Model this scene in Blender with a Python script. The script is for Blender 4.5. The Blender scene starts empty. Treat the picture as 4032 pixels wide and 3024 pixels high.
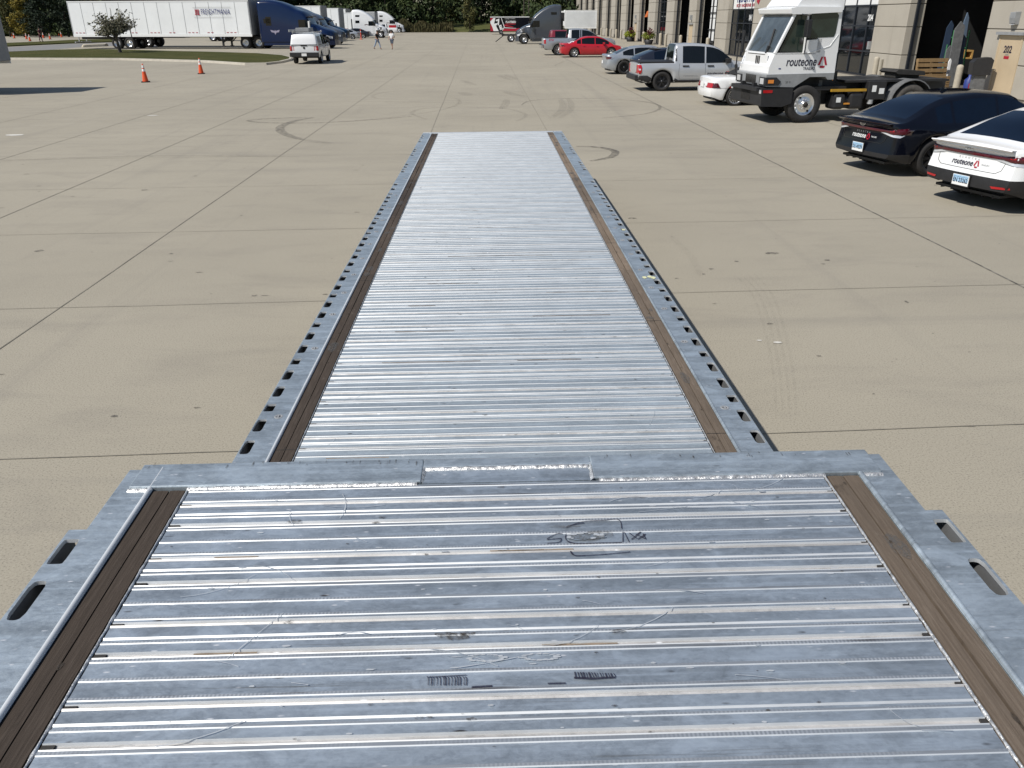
import bpy, bmesh, math, random
from mathutils import Vector, Matrix, noise
from mathutils.bvhtree import BVHTree
R=math.radians
random.seed(7)
sc=bpy.context.scene
COL=sc.collection
# ---------------------------------------------------------------- camera
H=2.88
FPX=1712.24*1.8228
def cam_axes(pi,ya,ro):
    fw=Vector((math.sin(ya)*math.cos(pi),math.cos(ya)*math.cos(pi),-math.sin(pi)))
    r0=Vector((math.cos(ya),-math.sin(ya),0)); u0=r0.cross(fw)
    c,s=math.cos(ro),math.sin(ro)
    return c*r0+s*u0, -s*r0+c*u0, fw
CR,CU,CF=cam_axes(.4328,.0243,-.004)
TR,TU,TF=cam_axes(.43065,.02294,-.0098)
camd=bpy.data.cameras.new('camera'); cam=bpy.data.objects.new('camera',camd); COL.objects.link(cam)
camd.sensor_width=36; camd.lens=36*FPX/4032; camd.clip_end=2000; camd.clip_start=.05
mw=Matrix((( CR.x,CU.x,-CF.x,0),(CR.y,CU.y,-CF.y,0),(CR.z,CU.z,-CF.z,H),(0,0,0,1)))
cam.matrix_world=mw; sc.camera=cam
def G(x,y,z=0.0):
    d=CR*((x-2016)/FPX)-CU*((y-1512)/FPX)+CF
    t=(z-H)/d.z
    return Vector((d.x*t,d.y*t,z))
def pxm(Y): return FPX/(.908*Y+1.2)          # horizontal px per metre at distance Y
# ---------------------------------------------------------------- world, sun
sun_travel=Vector((.75,.44,-1.0)).normalized()
to_sun=-sun_travel
elev=math.asin(to_sun.z); az=math.atan2(to_sun.x,to_sun.y)
w=bpy.data.worlds.new('World'); sc.world=w; w.use_nodes=True
nt=w.node_tree; nt.nodes.clear()
sky=nt.nodes.new('ShaderNodeTexSky'); sky.sky_type='NISHITA'; sky.sun_disc=False
sky.sun_elevation=elev; sky.sun_rotation=az; sky.air_density=1.0; sky.dust_density=.6; sky.ozone_density=.55
bg=nt.nodes.new('ShaderNodeBackground'); bg.inputs[1].default_value=.078
wo=nt.nodes.new('ShaderNodeOutputWorld'); nt.links.new(sky.outputs[0],bg.inputs[0]); nt.links.new(bg.outputs[0],wo.inputs[0])
sl=bpy.data.lights.new('sun','SUN'); sl.energy=4.3; sl.angle=R(.55); sl.color=(1,.955,.88)
so=bpy.data.objects.new('sun',sl); COL.objects.link(so); so.rotation_euler=to_sun.to_track_quat('Z','Y').to_euler(); so.location=(0,0,40)
vs=sc.view_settings; vs.view_transform='Standard'; vs.look='None'; vs.gamma=1; vs.exposure=.10; vs.use_curve_mapping=False
# ---------------------------------------------------------------- materials
def _n(t,k,**a):
    n=t.nodes.new(k)
    for q,v in a.items(): setattr(n,q,v)
    return n
def ramp(t,src,stops,interp='LINEAR'):
    r=_n(t,'ShaderNodeValToRGB'); cr=r.color_ramp; cr.interpolation=interp
    while len(cr.elements)<len(stops): cr.elements.new(.5)
    for e,(p,c) in zip(cr.elements,stops):
        e.position=p; e.color=(c,c,c,1) if not isinstance(c,(tuple,list)) else (*c,1)
    t.links.new(src,r.inputs[0]); return r.outputs[0]
def noisetex(t,co,scale,detail=4,rough=.55,dist=0):
    n=_n(t,'ShaderNodeTexNoise'); n.inputs['Scale'].default_value=scale; n.inputs['Detail'].default_value=detail
    n.inputs['Roughness'].default_value=rough; n.inputs['Distortion'].default_value=dist
    t.links.new(co,n.inputs['Vector']); return n.outputs[0]
def mapping(t,co,sc_,loc=(0,0,0),rot=(0,0,0)):
    m=_n(t,'ShaderNodeMapping'); m.inputs['Scale'].default_value=sc_; m.inputs['Location'].default_value=loc; m.inputs['Rotation'].default_value=rot
    t.links.new(co,m.inputs['Vector']); return m.outputs[0]
def mix(t,f,a,b,mode='MIX'):
    m=_n(t,'ShaderNodeMix',data_type='RGBA',blend_type=mode)
    for s,v in ((0,f),(6,a),(7,b)):
        if hasattr(v,'is_linked'): t.links.new(v,m.inputs[s])
        elif s==0: m.inputs[0].default_value=v
        else: m.inputs[s].default_value=(*v,1) if isinstance(v,(tuple,list)) else (v,v,v,1)
    return m.outputs[2]
def bump(t,h,strength,dist,bsdf):
    b=_n(t,'ShaderNodeBump'); b.inputs['Strength'].default_value=strength; b.inputs['Distance'].default_value=dist
    t.links.new(h,b.inputs['Height']); t.links.new(b.outputs[0],bsdf.inputs['Normal'])
def newmat(name):
    m=bpy.data.materials.new(name); m.use_nodes=True; t=m.node_tree
    b=t.nodes['Principled BSDF']; tc=_n(t,'ShaderNodeTexCoord')
    return m,t,b,tc.outputs['Object']
def P(name,col,rough=.5,metal=0,var=.06,scale=6,coat=0,spec=.5,bmp=0,bscale=60):
    m,t,b,co=newmat(name)
    n=noisetex(t,co,scale,5)
    hi=tuple(min(1,c*(1+var)) for c in col); lo=tuple(c*(1-var) for c in col)
    t.links.new(ramp(t,n,[(.3,lo),(.7,hi)]),b.inputs['Base Color'])
    b.inputs['Roughness'].default_value=rough; b.inputs['Metallic'].default_value=metal
    b.inputs['Coat Weight'].default_value=coat; b.inputs['Coat Roughness'].default_value=.05
    b.inputs['Specular IOR Level'].default_value=spec
    if bmp: bump(t,noisetex(t,co,bscale,4),bmp,.01,b)
    return m
def paint(name,col,metal=0,rough=.35): return P(name,col,rough,metal,.03,2,coat=.7)
MAT={}
def mats():
    g=MAT
    g['black_plastic']=P('black_plastic',(.018,.018,.02),.55,0,.2)
    g['tyre']=P('tyre',(.022,.021,.021),.85,0,.25,20)
    g['dusty_tyre']=P('dusty_tyre',(.07,.064,.058),.9,0,.25,20)
    g['alloy']=P('alloy',(.72,.73,.75),.28,.9,.05)
    g['dark_alloy']=P('dark_alloy',(.06,.062,.07),.35,.8,.1)
    g['chrome']=P('chrome',(.8,.8,.82),.12,1,.03)
    g['glass']=P('glass',(.006,.008,.010),.04,0,.1,spec=.45)
    g['tint_glass']=P('tint_glass',(.003,.007,.017),.05,0,.1,spec=.42)
    g['cab_glass']=P('cab_glass',(.022,.035,.03),.05,0,.35,2.5,spec=.8)
    g['windscreen']=P('windscreen',(.07,.085,.095),.06,0,.3,2,spec=.8)
    g['red_lens']=P('red_lens',(.42,.008,.012),.15,0,.1,coat=.6)
    g['dark_red_lens']=P('dark_red_lens',(.075,.003,.010),.12,0,.15,coat=.8)
    g['clear_lens']=P('clear_lens',(.65,.67,.7),.12,.3,.1,coat=.6)
    g['amber_lens']=P('amber_lens',(.75,.25,.04),.25,0,.1,coat=.5)
    g['white_paint']=paint('white_paint',(.80,.81,.82))
    g['white_plain']=P('white_plain',(.78,.79,.79),.45,0,.04)
    g['white_trailer']=P('white_trailer',(.82,.84,.85),.4,0,.05,.6)
    g['black_paint']=P('black_paint',(.0035,.0045,.009),.10,0,.03,2,spec=.4)
    g['silver_paint']=paint('silver_paint',(.42,.45,.49),.55,.32)
    g['pale_silver_paint']=paint('pale_silver_paint',(.50,.52,.55),.35,.35)
    g['red_paint']=paint('red_paint',(.42,.006,.016))
    g['maroon_paint']=paint('maroon_paint',(.20,.015,.03))
    g['gray_paint']=paint('gray_paint',(.055,.062,.075),.1,.35)
    g['blue_paint']=P('blue_paint',(.004,.014,.055),.15,0,.03,2,spec=.45)
    g['steel_blue_paint']=paint('steel_blue_paint',(.085,.10,.13),.2,.35)
    g['navy_paint']=P('navy_paint',(.004,.022,.06),.15,0,.03,2,spec=.45)
    g['dark_blue_paint']=paint('dark_blue_paint',(.01,.013,.024))
    g['plate_blue']=P('plate_blue',(.35,.55,.75),.5)
    g['ink']=P('ink',(.012,.010,.03),.6)
    g['ink_red']=P('ink_red',(.38,.01,.03),.5)
    g['ink_blue']=P('ink_blue',(.02,.03,.16),.5)
    g['yellow']=P('yellow',(.42,.24,.02),.5,0,.15)
    g['cone_orange']=P('cone_orange',(.72,.09,.02),.6,0,.1)
    g['grime_black']=P('grime_black',(.03,.028,.026),.8,0,.3,8)  # grime, and painted shadow at the deck channel ends
    g['grime_gray']=P('grime_gray',(.115,.118,.122),.75,0,.25,8)  # grime, and painted shade inside the rail slots and the open bay
    g['mid_gray']=P('mid_gray',(.26,.27,.28),.6,0,.1)
    g['galv']=P('galv',(.42,.43,.44),.5,.4,.15,10)
    g['skin']=P('skin',(.34,.19,.13),.6)
    g['denim']=P('denim',(.22,.28,.38),.85,0,.15,20)
    g['dark_denim']=P('dark_denim',(.08,.10,.14),.85,0,.15,20)
    g['black_cloth']=P('black_cloth',(.012,.012,.014),.9,0,.2)
    g['white_cloth']=P('white_cloth',(.72,.72,.73),.9,0,.05)
    g['maroon_cloth']=P('maroon_cloth',(.09,.012,.03),.9)
    g['hair']=P('hair',(.02,.013,.01),.8)
mats()
# --- alloy deck
def deck_mat(name,base,rough,scuff,metal=.9,grime=.5,dirz=1.0,cloud=1.0):
    m,t,b,co=newmat(name)
    big=noisetex(t,mapping(t,co,(1.3,2.2,1)),1.6,5,.6)
    st=noisetex(t,mapping(t,co,(3,60,1)),1.0,6,.62)          # streaks along the planks
    mot=noisetex(t,mapping(t,co,(14,26,1)),3.0,7,.78,.6)       # mottled oxide
    fine=noisetex(t,mapping(t,co,(60,200,1)),2.0,4,.6)
    dark=tuple(c*.90 for c in base); lite=tuple(min(1,c*1.12) for c in base)
    c=ramp(t,mot,[(.30,tuple(x*.74 for x in base)),(.43,dark),(.52,base),(.66,lite),(.8,tuple(min(1,x*1.45) for x in base))])
    c=mix(t,ramp(t,st,[(.52,0),(.72,.55*scuff)]),c,tuple(min(1,x*1.6) for x in base))
    c=mix(t,ramp(t,big,[(.44,0),(.70,.50)]),c,tuple(min(1,x*1.45) for x in base))
    pv=noisetex(t,mapping(t,co,(.35,13,1),(4,7,0)),1.0,3,.7)
    c=mix(t,ramp(t,pv,[(.34,.42),(.5,0)]),c,tuple(x*.62 for x in base))
    c=mix(t,ramp(t,pv,[(.5,0),(.68,.38)]),c,tuple(min(1,x*1.5) for x in base))
    cl=noisetex(t,mapping(t,co,(5,9,1),(2,6,0)),1.0,6,.68,.8)
    c=mix(t,ramp(t,cl,[(.50,0),(.66,.62*cloud)]),c,tuple(min(1,x*1.55) for x in base))
    c=mix(t,ramp(t,cl,[(.33,.55*cloud),(.46,0)]),c,tuple(x*.66 for x in base))
    # white nicks and dirt flecks
    v=_n(t,'ShaderNodeTexVoronoi'); v.inputs['Scale'].default_value=1; v.inputs['Randomness'].default_value=1
    t.links.new(mapping(t,co,(14,42,1)),v.inputs['Vector'])
    nick=ramp(t,v.outputs['Distance'],[(.06,1),(.14,0)])
    msk=ramp(t,noisetex(t,mapping(t,co,(5,5,1),(3,8,0)),2,3),[(.47,0),(.55,1)])
    nk=mix(t,1.0,nick,msk,'MULTIPLY')
    c=mix(t,nk,c,(.85,.86,.87))
    v2=_n(t,'ShaderNodeTexVoronoi'); v2.inputs['Scale'].default_value=1
    t.links.new(mapping(t,co,(7.5,26,1),(11,5,0)),v2.inputs['Vector'])
    fl=ramp(t,v2.outputs['Distance'],[(.06,grime),(.13,0)])
    msk2=ramp(t,noisetex(t,mapping(t,co,(3,3,1),(31,8,0)),2,3),[(.50,0),(.58,1)])
    c=mix(t,mix(t,1.0,fl,msk2,'MULTIPLY'),c,(.05,.04,.035))
    # long grimy streaks
    gs=ramp(t,noisetex(t,mapping(t,co,(1.6,95,1),(2,1,0)),1.0,5,.7),[(.62,0),(.74,grime*.8)])
    c=mix(t,gs,c,(.13,.115,.10))
    t.links.new(c,b.inputs['Base Color'])
    b.inputs['Metallic'].default_value=metal
    t.links.new(ramp(t,mot,[(.3,rough-.07),(.7,rough+.1)]),b.inputs['Roughness'])
    bump(t,fine,.10,.002,b)
    return m
MAT['plank']=deck_mat('scuffed_aluminium',(.37,.42,.47),.46,1.3,.66,.9)
MAT['plank_low']=deck_mat('scuffed_aluminium_lower',(.47,.525,.555),.42,1.4,.60,1.0,cloud=.45)
MAT['bright']=P('clean_aluminium',(.74,.76,.77),.50,.60,.10,7)
MAT['bead_metal']=P('bead_metal',(.66,.68,.70),.36,.25,.10,5)
MAT['channel']=deck_mat('channel_aluminium',(.47,.46,.45),.5,.5,.40,.6)
MAT['rail_al']=deck_mat('rail_aluminium',(.425,.48,.52),.44,1.2,.68,.5)
def hatch_mat():
    m,t,b,co=newmat('knurled_aluminium')
    wv=_n(t,'ShaderNodeTexWave'); wv.inputs['Scale'].default_value=34; wv.inputs['Distortion'].default_value=.4
    t.links.new(co,wv.inputs['Vector'])
    st=noisetex(t,mapping(t,co,(2.5,60,1)),1,5,.7)
    vis=ramp(t,noisetex(t,mapping(t,co,(1.6,5,1),(3,3,0)),1,3,.6),[(.42,0),(.62,1)])
    c=mix(t,mix(t,1.0,ramp(t,wv.outputs[0],[(.35,.0),(.65,1)]),vis,'MULTIPLY'),(.50,.525,.545),(.74,.76,.77))
    c=mix(t,ramp(t,st,[(.55,0),(.68,.75)]),c,(.10,.085,.08))
    t.links.new(c,b.inputs['Base Color']); b.inputs['Metallic'].default_value=.75; b.inputs['Roughness'].default_value=.45
    return m
MAT['hatch']=hatch_mat()
def weld_mat():
    m,t,b,co=newmat('weld')
    n=noisetex(t,mapping(t,co,(60,60,60)),1,4,.7)
    t.links.new(ramp(t,n,[(.3,(.30,.30,.30)),(.6,(.85,.85,.84))]),b.inputs['Base Color'])
    b.inputs['Metallic'].default_value=.7; b.inputs['Roughness'].default_value=.4
    bump(t,n,.8,.006,b); return m
MAT['weld']=weld_mat()
def wood_mat(name,a,bc):
    m,t,b,co=newmat(name)
    g=noisetex(t,mapping(t,co,(190,7,1)),1.0,7,.7,.8)
    big=noisetex(t,mapping(t,co,(5,1.3,1)),1.0,3)
    c=ramp(t,g,[(.3,tuple(x*.72 for x in a)),(.48,a),(.72,bc)])
    c=mix(t,ramp(t,big,[(.35,0),(.7,.65)]),c,tuple(x*.62 for x in a))
    pl=noisetex(t,mapping(t,co,(7,3.2,1),(4,2,0)),1.2,5,.7)
    c=mix(t,ramp(t,pl,[(.62,0),(.72,.75)]),c,(.025,.02,.016))
    sx=_n(t,'ShaderNodeSeparateXYZ'); t.links.new(co,sx.inputs[0])
    dv=_n(t,'ShaderNodeMath',operation='MULTIPLY_ADD'); dv.inputs[1].default_value=.47; dv.inputs[2].default_value=.3; t.links.new(sx.outputs[1],dv.inputs[0])
    fl_=_n(t,'ShaderNodeMath',operation='FLOOR'); t.links.new(dv.outputs[0],fl_.inputs[0])
    wn=_n(t,'ShaderNodeTexWhiteNoise',noise_dimensions='1D'); t.links.new(fl_.outputs[0],wn.inputs['W'])
    c=mix(t,1.0,c,ramp(t,wn.outputs[0],[(0,(.68,.68,.68)),(1,(1.15,1.12,1.08))]),'MULTIPLY')
    pale=noisetex(t,mapping(t,co,(14,9,1),(9,2,0)),1.0,4,.6)
    c=mix(t,ramp(t,pale,[(.66,0),(.76,.5)]),c,(.30,.26,.21))
    t.links.new(c,b.inputs['Base Color']); b.inputs['Roughness'].default_value=.85; b.inputs['Specular IOR Level'].default_value=.25
    bump(t,g,.6,.004,b); return m
MAT['wood_dark']=wood_mat('weathered_oak_dark',(.082,.063,.050),(.140,.113,.093))
MAT['wood']=wood_mat('weathered_oak',(.205,.160,.122),(.30,.248,.20))
MAT['pine']=wood_mat('pallet_wood',(.30,.20,.10),(.42,.30,.17))
def concrete_mat():
    m,t,b,co=newmat('concrete')
    base=(.354,.322,.258)
    big=noisetex(t,mapping(t,co,(1,1,1)),.16,6,.6)
    mid=noisetex(t,mapping(t,co,(.6,1.6,1)),.9,6,.65,.5)
    fine=noisetex(t,co,75,5,.75)
    pan=_n(t,'ShaderNodeTexVoronoi'); pan.inputs['Scale'].default_value=44; t.links.new(co,pan.inputs['Vector'])
    c=ramp(t,big,[(.3,tuple(x*.90 for x in base)),(.7,tuple(x*1.07 for x in base))])
    c=mix(t,ramp(t,mid,[(.50,0),(.78,.45)]),c,(.225,.205,.175))
    c=mix(t,ramp(t,fine,[(.34,.8),(.48,0)]),c,(.12,.108,.09))
    c=mix(t,ramp(t,fine,[(.57,0),(.72,.6)]),c,(.50,.46,.39))
    sp=_n(t,'ShaderNodeTexVoronoi'); sp.inputs['Scale'].default_value=1.9; t.links.new(mapping(t,co,(1,1.3,1),(5,1,0)),sp.inputs['Vector'])
    spots=ramp(t,sp.outputs['Distance'],[(.018,.75),(.032,0)])
    c=mix(t,spots,c,(.09,.08,.07))
    # long faint tyre scuffing down the driving lanes
    ln=noisetex(t,mapping(t,co,(1.3,.035,1),(7,0,0),(0,0,R(3))),1,5,.7,.3)
    c=mix(t,ramp(t,ln,[(.56,0),(.75,.30)]),c,(.20,.185,.165))
    ln2=noisetex(t,mapping(t,co,(.03,.55,1),(1,9,0),(0,0,R(-8))),1,6,.7,.4)
    c=mix(t,ramp(t,ln2,[(.57,0),(.72,.38)]),c,(.19,.178,.16))
    t.links.new(c,b.inputs['Base Color']); b.inputs['Roughness'].default_value=.9; b.inputs['Specular IOR Level'].default_value=.3
    bump(t,fine,.15,.004,b); return m
MAT['concrete']=concrete_mat()
MAT['kerb']=P('kerb',(.42,.39,.33),.9,0,.12,3,bmp=.2)
MAT['asphalt']=P('asphalt',(.20,.195,.19),.92,0,.12,1.5,bmp=.3)
MAT['joint']=P('joint',(.20,.183,.15),.95,0,.35,3)
MAT['joint_thin']=P('joint_thin',(.235,.212,.17),.95,0,.3,3)
MAT['joint_sealed']=P('joint_sealed',(.14,.13,.112),.9,0,.8,9)
def skid_mat(name,a,sc_=9,cc=(.085,.078,.07)):
    m,t,b,co=newmat(name)
    n=noisetex(t,co,sc_,6,.75)
    tr=_n(t,'ShaderNodeBsdfTransparent'); mx=_n(t,'ShaderNodeMixShader'); out=t.nodes['Material Output']
    b.inputs['Base Color'].default_value=(*cc,1); b.inputs['Roughness'].default_value=.85
    t.links.new(ramp(t,n,[(.38,0 if a<1.2 else .6),(.68,min(1,a))]),mx.inputs[0])
    t.links.new(tr.outputs[0],mx.inputs[1]); t.links.new(b.outputs[0],mx.inputs[2]); t.links.new(mx.outputs[0],out.inputs[0])
    return m
MAT['skid']=skid_mat('skid_rubber',.55); MAT['skid_faint']=skid_mat('skid_rubber_faint',.20)
MAT['skid_dark']=skid_mat('skid_rubber_dark',.8)
MAT['skid_faint2']=skid_mat('skid_rubber_trace',.09)
MAT['stain']=skid_mat('stain',.9)
MAT['smudge']=skid_mat('smudge',.75,70,(.12,.12,.12)); MAT['grime_thin']=skid_mat('grime_thin',.95,90,(.05,.04,.032)); MAT['felt_ink']=skid_mat('felt_ink',1.6,160,(.014,.012,.03))
def grass_mat(name,a,bb,c3):
    m,t,b,co=newmat(name)
    n=noisetex(t,mapping(t,co,(1,1,1)),.35,8,.7); f=noisetex(t,co,9,5,.7)
    c=ramp(t,n,[(.32,a),(.52,bb),(.72,c3)])
    c=mix(t,ramp(t,f,[(.35,.5),(.6,0)]),c,tuple(x*.5 for x in a))
    t.links.new(c,b.inputs['Base Color']); b.inputs['Roughness'].default_value=.95; b.inputs['Specular IOR Level'].default_value=.1
    bump(t,f,1,.05,b); return m
MAT['grass']=grass_mat('grass',(.050,.058,.016),(.072,.074,.024),(.12,.100,.042))
MAT['bank_grass']=grass_mat('bank_grass',(.075,.085,.028),(.10,.105,.04),(.14,.13,.06))
MAT['field']=grass_mat('field',(.055,.065,.022),(.08,.085,.03),(.12,.11,.05))
def panel_mat():
    m,t,b,co=newmat('precast')
    n=noisetex(t,co,.7,6,.6); f=noisetex(t,co,55,4,.6)
    streak=noisetex(t,mapping(t,co,(1,1.6,.12)),1.5,5,.65)
    c=ramp(t,n,[(.3,(.37,.34,.29)),(.7,(.42,.39,.335))])
    c=mix(t,ramp(t,streak,[(.55,0),(.75,.35)]),c,(.25,.225,.185))
    c=mix(t,ramp(t,f,[(.4,.15),(.55,0)]),c,(.2,.18,.15))
    t.links.new(c,b.inputs['Base Color']); b.inputs['Roughness'].default_value=.9
    bump(t,f,.25,.004,b); return m
MAT['precast']=panel_mat()
MAT['reveal']=P('reveal',(.16,.14,.115),.9)
MAT['tan_door']=P('tan_door',(.50,.40,.27),.6,0,.06,1.5)
MAT['frame_dark']=P('frame_dark',(.02,.025,.035),.4,.3,.1)
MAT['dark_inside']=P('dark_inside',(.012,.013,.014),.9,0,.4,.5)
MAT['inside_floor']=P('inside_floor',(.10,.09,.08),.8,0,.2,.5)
# ---------------------------------------------------------------- mesh builder
class MB:
    def __init__(s): s.v=[];s.f=[];s.m=[];s.sm=[]
    def add(s,vs,fs,mi=0,smooth=False):
        o=len(s.v); s.v+= [tuple(v) for v in vs]
        for f in fs: s.f.append(tuple(o+i for i in f)); s.m.append(mi); s.sm.append(smooth)
        return s
    def box(s,x0,x1,y0,y1,z0,z1,mi=0):
        vs=[(x,y,z) for x in (x0,x1) for y in (y0,y1) for z in (z0,z1)]
        return s.add(vs,[(0,1,3,2),(4,6,7,5),(0,4,5,1),(2,3,7,6),(0,2,6,4),(1,5,7,3)],mi)
    def obox(s,c,ax,ay,az,mi=0):
        c=Vector(c);ax=Vector(ax);ay=Vector(ay);az=Vector(az)
        vs=[c+ax*i+ay*j+az*k for i in(-.5,.5) for j in(-.5,.5) for k in(-.5,.5)]
        return s.add(vs,[(0,1,3,2),(4,6,7,5),(0,4,5,1),(2,3,7,6),(0,2,6,4),(1,5,7,3)],mi)
    def bar(s,a,b,w,h=None,mi=0):
        a=Vector(a);b=Vector(b);d=b-a;h=h or w
        up=Vector((0,0,1)) if abs(d.normalized().z)<.95 else Vector((0,1,0))
        sx=d.cross(up).normalized(); sz=sx.cross(d).normalized()
        return s.obox((a+b)/2,d,sx*w,sz*h,mi)
    def cyl(s,a,b,r0,r1=None,n=14,mi=0,caps=True,smooth=True):
        a=Vector(a);b=Vector(b);r1=r0 if r1 is None else r1
        d=(b-a).normalized(); up=Vector((0,0,1)) if abs(d.z)<.9 else Vector((1,0,0))
        x=d.cross(up).normalized();y=d.cross(x)
        vs=[];
        for c,r in((a,r0),(b,r1)):
            for i in range(n):
                t=2*math.pi*i/n; vs.append(c+x*r*math.cos(t)+y*r*math.sin(t))
        s.add(vs,[(i,(i+1)%n,n+(i+1)%n,n+i) for i in range(n)],mi,smooth)
        if caps:
            s.add(vs[:n],[tuple(range(n))[::-1]],mi); s.add(vs[n:],[tuple(range(n))],mi)
        return s
    def lathe(s,prof,c=(0,0,0),axis='y',n=28,mi=0,smooth=True):
        # prof: (radius, along-axis)
        vs=[]
        for r,a in prof:
            for i in range(n):
                t=2*math.pi*i/n; p,q=r*math.cos(t),r*math.sin(t)
                vs.append({'y':(c[0]+p,c[1]+a,c[2]+q),'z':(c[0]+p,c[1]+q,c[2]+a),'x':(c[0]+a,c[1]+p,c[2]+q)}[axis])
        fs=[(k*n+i,k*n+(i+1)%n,(k+1)*n+(i+1)%n,(k+1)*n+i) for k in range(len(prof)-1) for i in range(n)]
        return s.add(vs,fs,mi,smooth)
    def prism(s,poly,a0,a1,axis='y',mi=0,smooth=False):
        # poly in the plane normal to axis: y->(x,z) x->(y,z) z->(x,y)
        def q(p,a): return {'y':(p[0],a,p[1]),'x':(a,p[0],p[1]),'z':(p[0],p[1],a)}[axis]
        n=len(poly); vs=[q(p,a0) for p in poly]+[q(p,a1) for p in poly]
        s.add(vs,[(i,(i+1)%n,n+(i+1)%n,n+i) for i in range(n)],mi,smooth)
        s.add(vs[:n],[tuple(range(n))[::-1]],mi); s.add(vs[n:],[tuple(range(n))],mi)
        return s
    def grid(s,rows,mi=0,smooth=True,mf=None):
        n=len(rows[0]); vs=[p for r in rows for p in r]
        o=len(s.v); s.v+=[tuple(v) for v in vs]
        for i in range(len(rows)-1):
            for j in range(n-1):
                s.f.append((o+i*n+j,o+i*n+j+1,o+(i+1)*n+j+1,o+(i+1)*n+j)); s.m.append(mf(i,j) if mf else mi); s.sm.append(smooth)
        return s
    def build(s,name,mat,parent=None,bevel=0,label=None):
        me=bpy.data.meshes.new(name); me.from_pydata(s.v,[],s.f)
        ms=mat if isinstance(mat,(list,tuple)) else [mat]
        for m in ms: me.materials.append(MAT[m] if isinstance(m,str) else m)
        me.polygons.foreach_set('material_index',s.m); me.polygons.foreach_set('use_smooth',s.sm)
        me.update()
        bm=bmesh.new(); bm.from_mesh(me); bmesh.ops.recalc_face_normals(bm,faces=bm.faces) if len(s.f)<60000 else None
        bm.to_mesh(me); bm.free()
        o=bpy.data.objects.new(name,me); COL.objects.link(o)
        if parent: o.parent=parent
        if bevel:
            b=o.modifiers.new('b','BEVEL'); b.width=bevel; b.segments=2; b.limit_method='ANGLE'; b.angle_limit=R(40)
        if label: o['label']=label
        return o
def tag(o,label=None,cat=None,group=None,kind=None):
    if label:o['label']=label
    if cat:o['category']=cat
    if group:o['group']=group
    if kind:o['kind']=kind
    return o
def thing(name,label,cat,loc=(0,0,0),rz=0,group=None,s=1):
    o=bpy.data.objects.new(name,None); COL.objects.link(o); o.location=loc; o.rotation_euler=(0,0,rz); o.scale=(s,s,s)
    o.empty_display_size=.3
    return tag(o,label,cat,group)
def copy_tree(o,parent=None):
    c=o.copy(); COL.objects.link(c); c.parent=parent
    for ch in o.children: copy_tree(ch,c)
    return c
def place(root,local,px,heading,s=1,z=0):
    """put the thing so that its local ground point lands on photo pixel px"""
    g=G(px[0],px[1],z); a=R(heading)
    lx,ly=local[0]*s,local[1]*s
    root.rotation_euler=(0,0,a); root.scale=(s,s,s)
    root.location=(g.x-(lx*math.cos(a)-ly*math.sin(a)), g.y-(lx*math.sin(a)+ly*math.cos(a)), z)
    return root
_tc={}
def text_mesh(txt,size,bold=.0,shear=0,spacing=1.0,align='CENTER'):
    k=(txt,size,bold,shear,spacing,align)
    if k in _tc: return _tc[k]
    cu=bpy.data.curves.new('t','FONT'); cu.body=txt; cu.size=size; cu.offset=bold*size; cu.shear=shear; cu.align_x=align; cu.align_y='CENTER'
    cu.space_character=spacing; cu.resolution_u=3
    o=bpy.data.objects.new('t',cu); COL.objects.link(o)
    dg=bpy.context.evaluated_depsgraph_get(); me=o.evaluated_get(dg).to_mesh()
    v=[(p.co.x,p.co.y) for p in me.vertices]; f=[tuple(q.vertices) for q in me.polygons]
    o.evaluated_get(dg).to_mesh_clear(); bpy.data.objects.remove(o); bpy.data.curves.remove(cu)
    _tc[k]=(v,f); return v,f
def put_text(name,parent,txt,size,origin,ux,uy,mat,bold=0,shear=0,spacing=1.0,align='CENTER',bvh=None,d=None,off=.006,width=None):
    v,f=text_mesh(txt,size,bold,shear,spacing,align)
    origin=Vector(origin);ux=Vector(ux).normalized();uy=Vector(uy).normalized()
    k=1
    if width:
        xs=[p[0] for p in v]; k=width/(max(xs)-min(xs))
    pts=[origin+ux*(p[0]*k)+uy*p[1] for p in v]
    n=ux.cross(uy).normalized()
    if bvh:
        d=Vector(d).normalized(); q=[]
        for p in pts:
            h=bvh.ray_cast(p,d)
            q.append((h[0]-d*off) if h[0] else p)
        pts=q
    m=MB(); m.add(pts,f); return m.build(name,mat,parent)
def bvh_of(o):
    return BVHTree.FromPolygons([v.co.copy() for v in o.data.vertices],[tuple(p.vertices) for p in o.data.polygons])
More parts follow.
